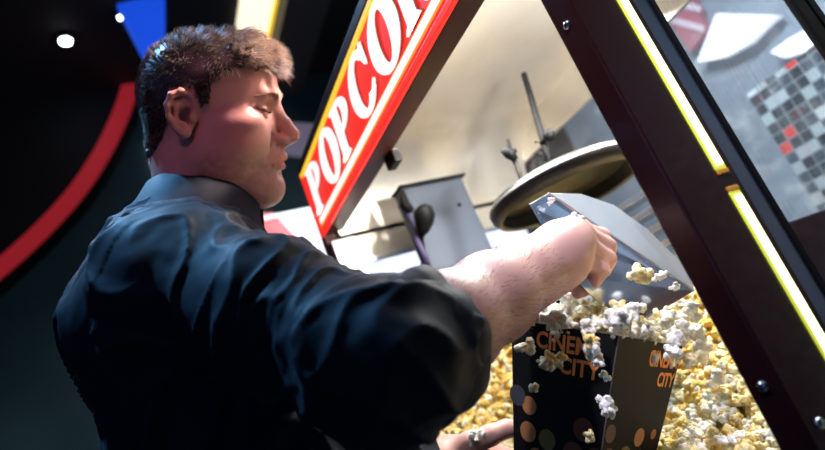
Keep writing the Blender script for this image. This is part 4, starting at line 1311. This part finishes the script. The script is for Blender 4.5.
# --- shirt
shirt = [s_ell((-0.785, 0.092, 1.33), (0.178, 0.130, 0.215), TORSO, 0.06),
         s_ell((-0.785, 0.115, 1.08), (0.190, 0.170, 0.24), TORSO, 0.06),
         s_ell((-0.79, 0.06, 0.92), (0.186, 0.142, 0.11), TORSO, 0.05),
         s_cap(NECK - tz * 0.045 - tf_ * 0.01, SHR + tz * 0.010, 0.062, 0.062, 0.05), s_cap(NECK - tz * 0.045, SHL + tz * 0.012, 0.062, 0.070, 0.05),
         s_ell(SHR - tf_ * 0.022 - tz * 0.02 - tr * 0.012, (0.064, 0.070, 0.076), TORSO, 0.05),
         s_cap(NECK - tf_ * 0.055 - tz * 0.03, np.array([-0.735, 0.012, 1.40]), 0.055, 0.070, 0.06)]
ua = ELR - SHR
shirt += [s_ell((-0.765, 0.135, 1.19), (0.175, 0.165, 0.20), TORSO, 0.06)]
shirt += chain([SHR, SHR + ua * 0.5, ELR, ELR + fa * 0.10], [0.064, 0.061, 0.056, 0.0525], 0.03)
shirt += [s_ell(ELR - C(0.025, 0.004, 0.0), (0.053, 0.051, 0.051), np.stack([CAM_R, CAM_U, CAM_F], 1), 0.03)]
ul = ELL_ - SHL
shirt += chain([SHL, SHL + ul * 0.5, ELL_, ELL_ + fl * 0.66], [0.073, 0.066, 0.060, 0.046], 0.03)
sv_, sq_ = surface_net(shirt, 0.0034)
sn = normals_of(sv_, sq_)
uax = unit(ua)


def folds(p):
    out = np.zeros(len(p))
    for i, q in enumerate(p):
        v = Vector(q)
        d1 = (q - SHR) @ uax; r_ = q - SHR - uax * d1
        wv_ = mnoise.noise(v * 7.0); w2 = mnoise.noise(v * 4.0 + Vector((9, 3, 1)))
        phi = r_ @ CAM_U
        arm = 1.0 if -0.02 < d1 < 0.40 and r_ @ r_ < 0.0095 else 0.0
        s1_ = math.sin(d1 * 60 + phi * 40 + wv_ * 7.0)
        f1 = (1 - abs(s1_)) ** 2.2 * max(0.0, 0.65 + 1.4 * w2)
        wx = q + 0.06 * np.array([mnoise.noise(v * 5), mnoise.noise(v * 5 + Vector((7, 1, 2))), mnoise.noise(v * 5 + Vector((3, 8, 4)))])
        f2 = max(1 - abs(mnoise.noise(Vector((wx[0] * 11 + 3 - wx[2] * 6, wx[1] * 11, wx[2] * 5.0))) * 3.0), 0)
        f2 = f2 ** 2 + 0.6 * max(1 - abs(mnoise.noise(Vector((wx[0] * 20 + 9, wx[1] * 24 - wx[2] * 12, wx[2] * 12.0))) * 3.2), 0) ** 2
        f3 = mnoise.fractal(v * 18, 1.0, 2.0, 3)
        out[i] = arm * 0.0105 * f1 + (1 - arm * 0.3) * 0.0080 * f2 + 0.0026 * f3
    return out


sv_ = sv_ + sn * folds(sv_)[:, None]
shirt_o = np_mesh('shirt', sv_, sq_, M['shirt'], person); shirt_o['label'] = 'dark navy long-sleeved shirt'


def ring_sweep(ctr, ax, ay, az, prof, n=64, a0=0.0, a1=2 * math.pi, wob=0.0, closed=True, sd=0.0):
    """prof: closed list of (out, up) offsets swept about an ellipse of half axes |ax|, |ay|"""
    vs = []; fs = []; m_ = len(prof)
    cnt_ = n if closed else n + 1
    for i in range(cnt_):
        q = a0 + (a1 - a0) * i / n
        rd_ = ax * math.cos(q) + ay * math.sin(q); ou = unit(rd_)
        wv_ = wob * (mnoise.noise(Vector((math.cos(q) * 2.2 + sd, math.sin(q) * 2.2, 0.5))))
        w3 = wob * (mnoise.noise(Vector((math.cos(q) * 3 + sd, math.sin(q) * 3, 5.5))))
        for (o_, h_) in prof: vs.append(ctr + rd_ + ou * (o_ + wv_) + az * (h_ + w3 * 1.3))
    for i in range(n):
        j = (i + 1) % cnt_
        for k in range(m_):
            k2 = (k + 1) % m_
            fs.append((i * m_ + k, j * m_ + k, j * m_ + k2, i * m_ + k2))
    return MB().add(vs, fs)


# collar: a stand with the leaf folded over it
nk = unit(tz * 0.80 + tf_ * 0.42 + tr * 0.06); cr = unit(tr - nk * (tr @ nk)); cf = np.cross(nk, cr)
cc_ = NECK + nk * 0.020 + tf_ * 0.008
prof = [(0.002, -0.030), (0.000, 0.000), (0.001, 0.016), (0.006, 0.019), (0.010, 0.014), (0.017, -0.012), (0.036, -0.048), (0.032, -0.051), (0.012, -0.014), (0.006, 0.008)]
cb = ring_sweep(cc_, cr * 0.064, cf * 0.066, nk, prof, 72, math.radians(100), math.radians(440), 0.003, False)
col_o = cb.build('collar', M['shirt'], shirt_o, auto=50)
st_ = [cc_ + cr * 0.064 * math.cos(q) + cf * 0.066 * math.sin(q) + unit(cr * math.cos(q) * .071 + cf * math.sin(q) * .079) * 0.0345 + nk * -0.0455 for q in np.linspace(math.radians(102), math.radians(438), 80)]
MB().tube(st_, 0.0007, 6).build('stitching', M['stitch'], col_o)
# rolled cuff at the right elbow, plain cuff at the left wrist
fax = unit(fa); e1 = unit(np.cross(fax, CAM_F)); e2 = np.cross(fax, e1)
cprof = [(-0.010, -0.030), (0.006, -0.032), (0.0105, -0.022), (0.0085, -0.004), (0.0115, 0.006), (0.009, 0.024), (0.002, 0.030), (-0.006, 0.026), (-0.004, 0.0)]
ring_sweep(ELR + fa * 0.125, e1 * 0.052, e2 * 0.050, fax, cprof, 72, wob=0.006, sd=4.0).build('rolled_cuff', M['shirt'], shirt_o, smooth=True)
lax = unit(fl); l1 = unit(np.cross(lax, CAM_F)); l2 = np.cross(lax, l1)
ring_sweep(ELL_ + fl * 0.70, l1 * 0.041, l2 * 0.039, lax, cprof, 48, wob=0.003, sd=8.0).build('cuff', M['shirt'], shirt_o, smooth=True)
# yoke seam behind the shoulder
# --- trousers and shoes
tro = [s_ell((-0.79, 0.06, 0.88), (0.178, 0.132, 0.12), TORSO, 0.05)]
for s in (-1, 1):
    hip = PEL + tr * 0.09 * s; knee = PEL + tr * 0.11 * s + tf_ * 0.03 - tz * 0.42; ank = PEL + tr * 0.13 * s - tz * 0.80 - tf_ * 0.01
    tro += chain([hip, knee, ank], [0.097, 0.072, 0.062], 0.03)
v, f = surface_net(tro, 0.007)
np_mesh('trousers', v, f, M['trousers'], person)
for s in (-1, 1):
    ank = PEL + tr * 0.13 * s - tz * 0.82 - tf_ * 0.01
    sh = [s_cap(ank - tz * 0.015, ank - tz * 0.035, 0.044, 0.046, 0.02), s_cap(ank - tz * 0.038 - tf_ * 0.02, ank - tz * 0.045 + tf_ * 0.135, 0.042, 0.036, 0.02)]
    v, f = surface_net(sh, 0.005); v[:, 2] = np.maximum(v[:, 2], 0.002)
    np_mesh('shoe', v, f, M['leather'], person)
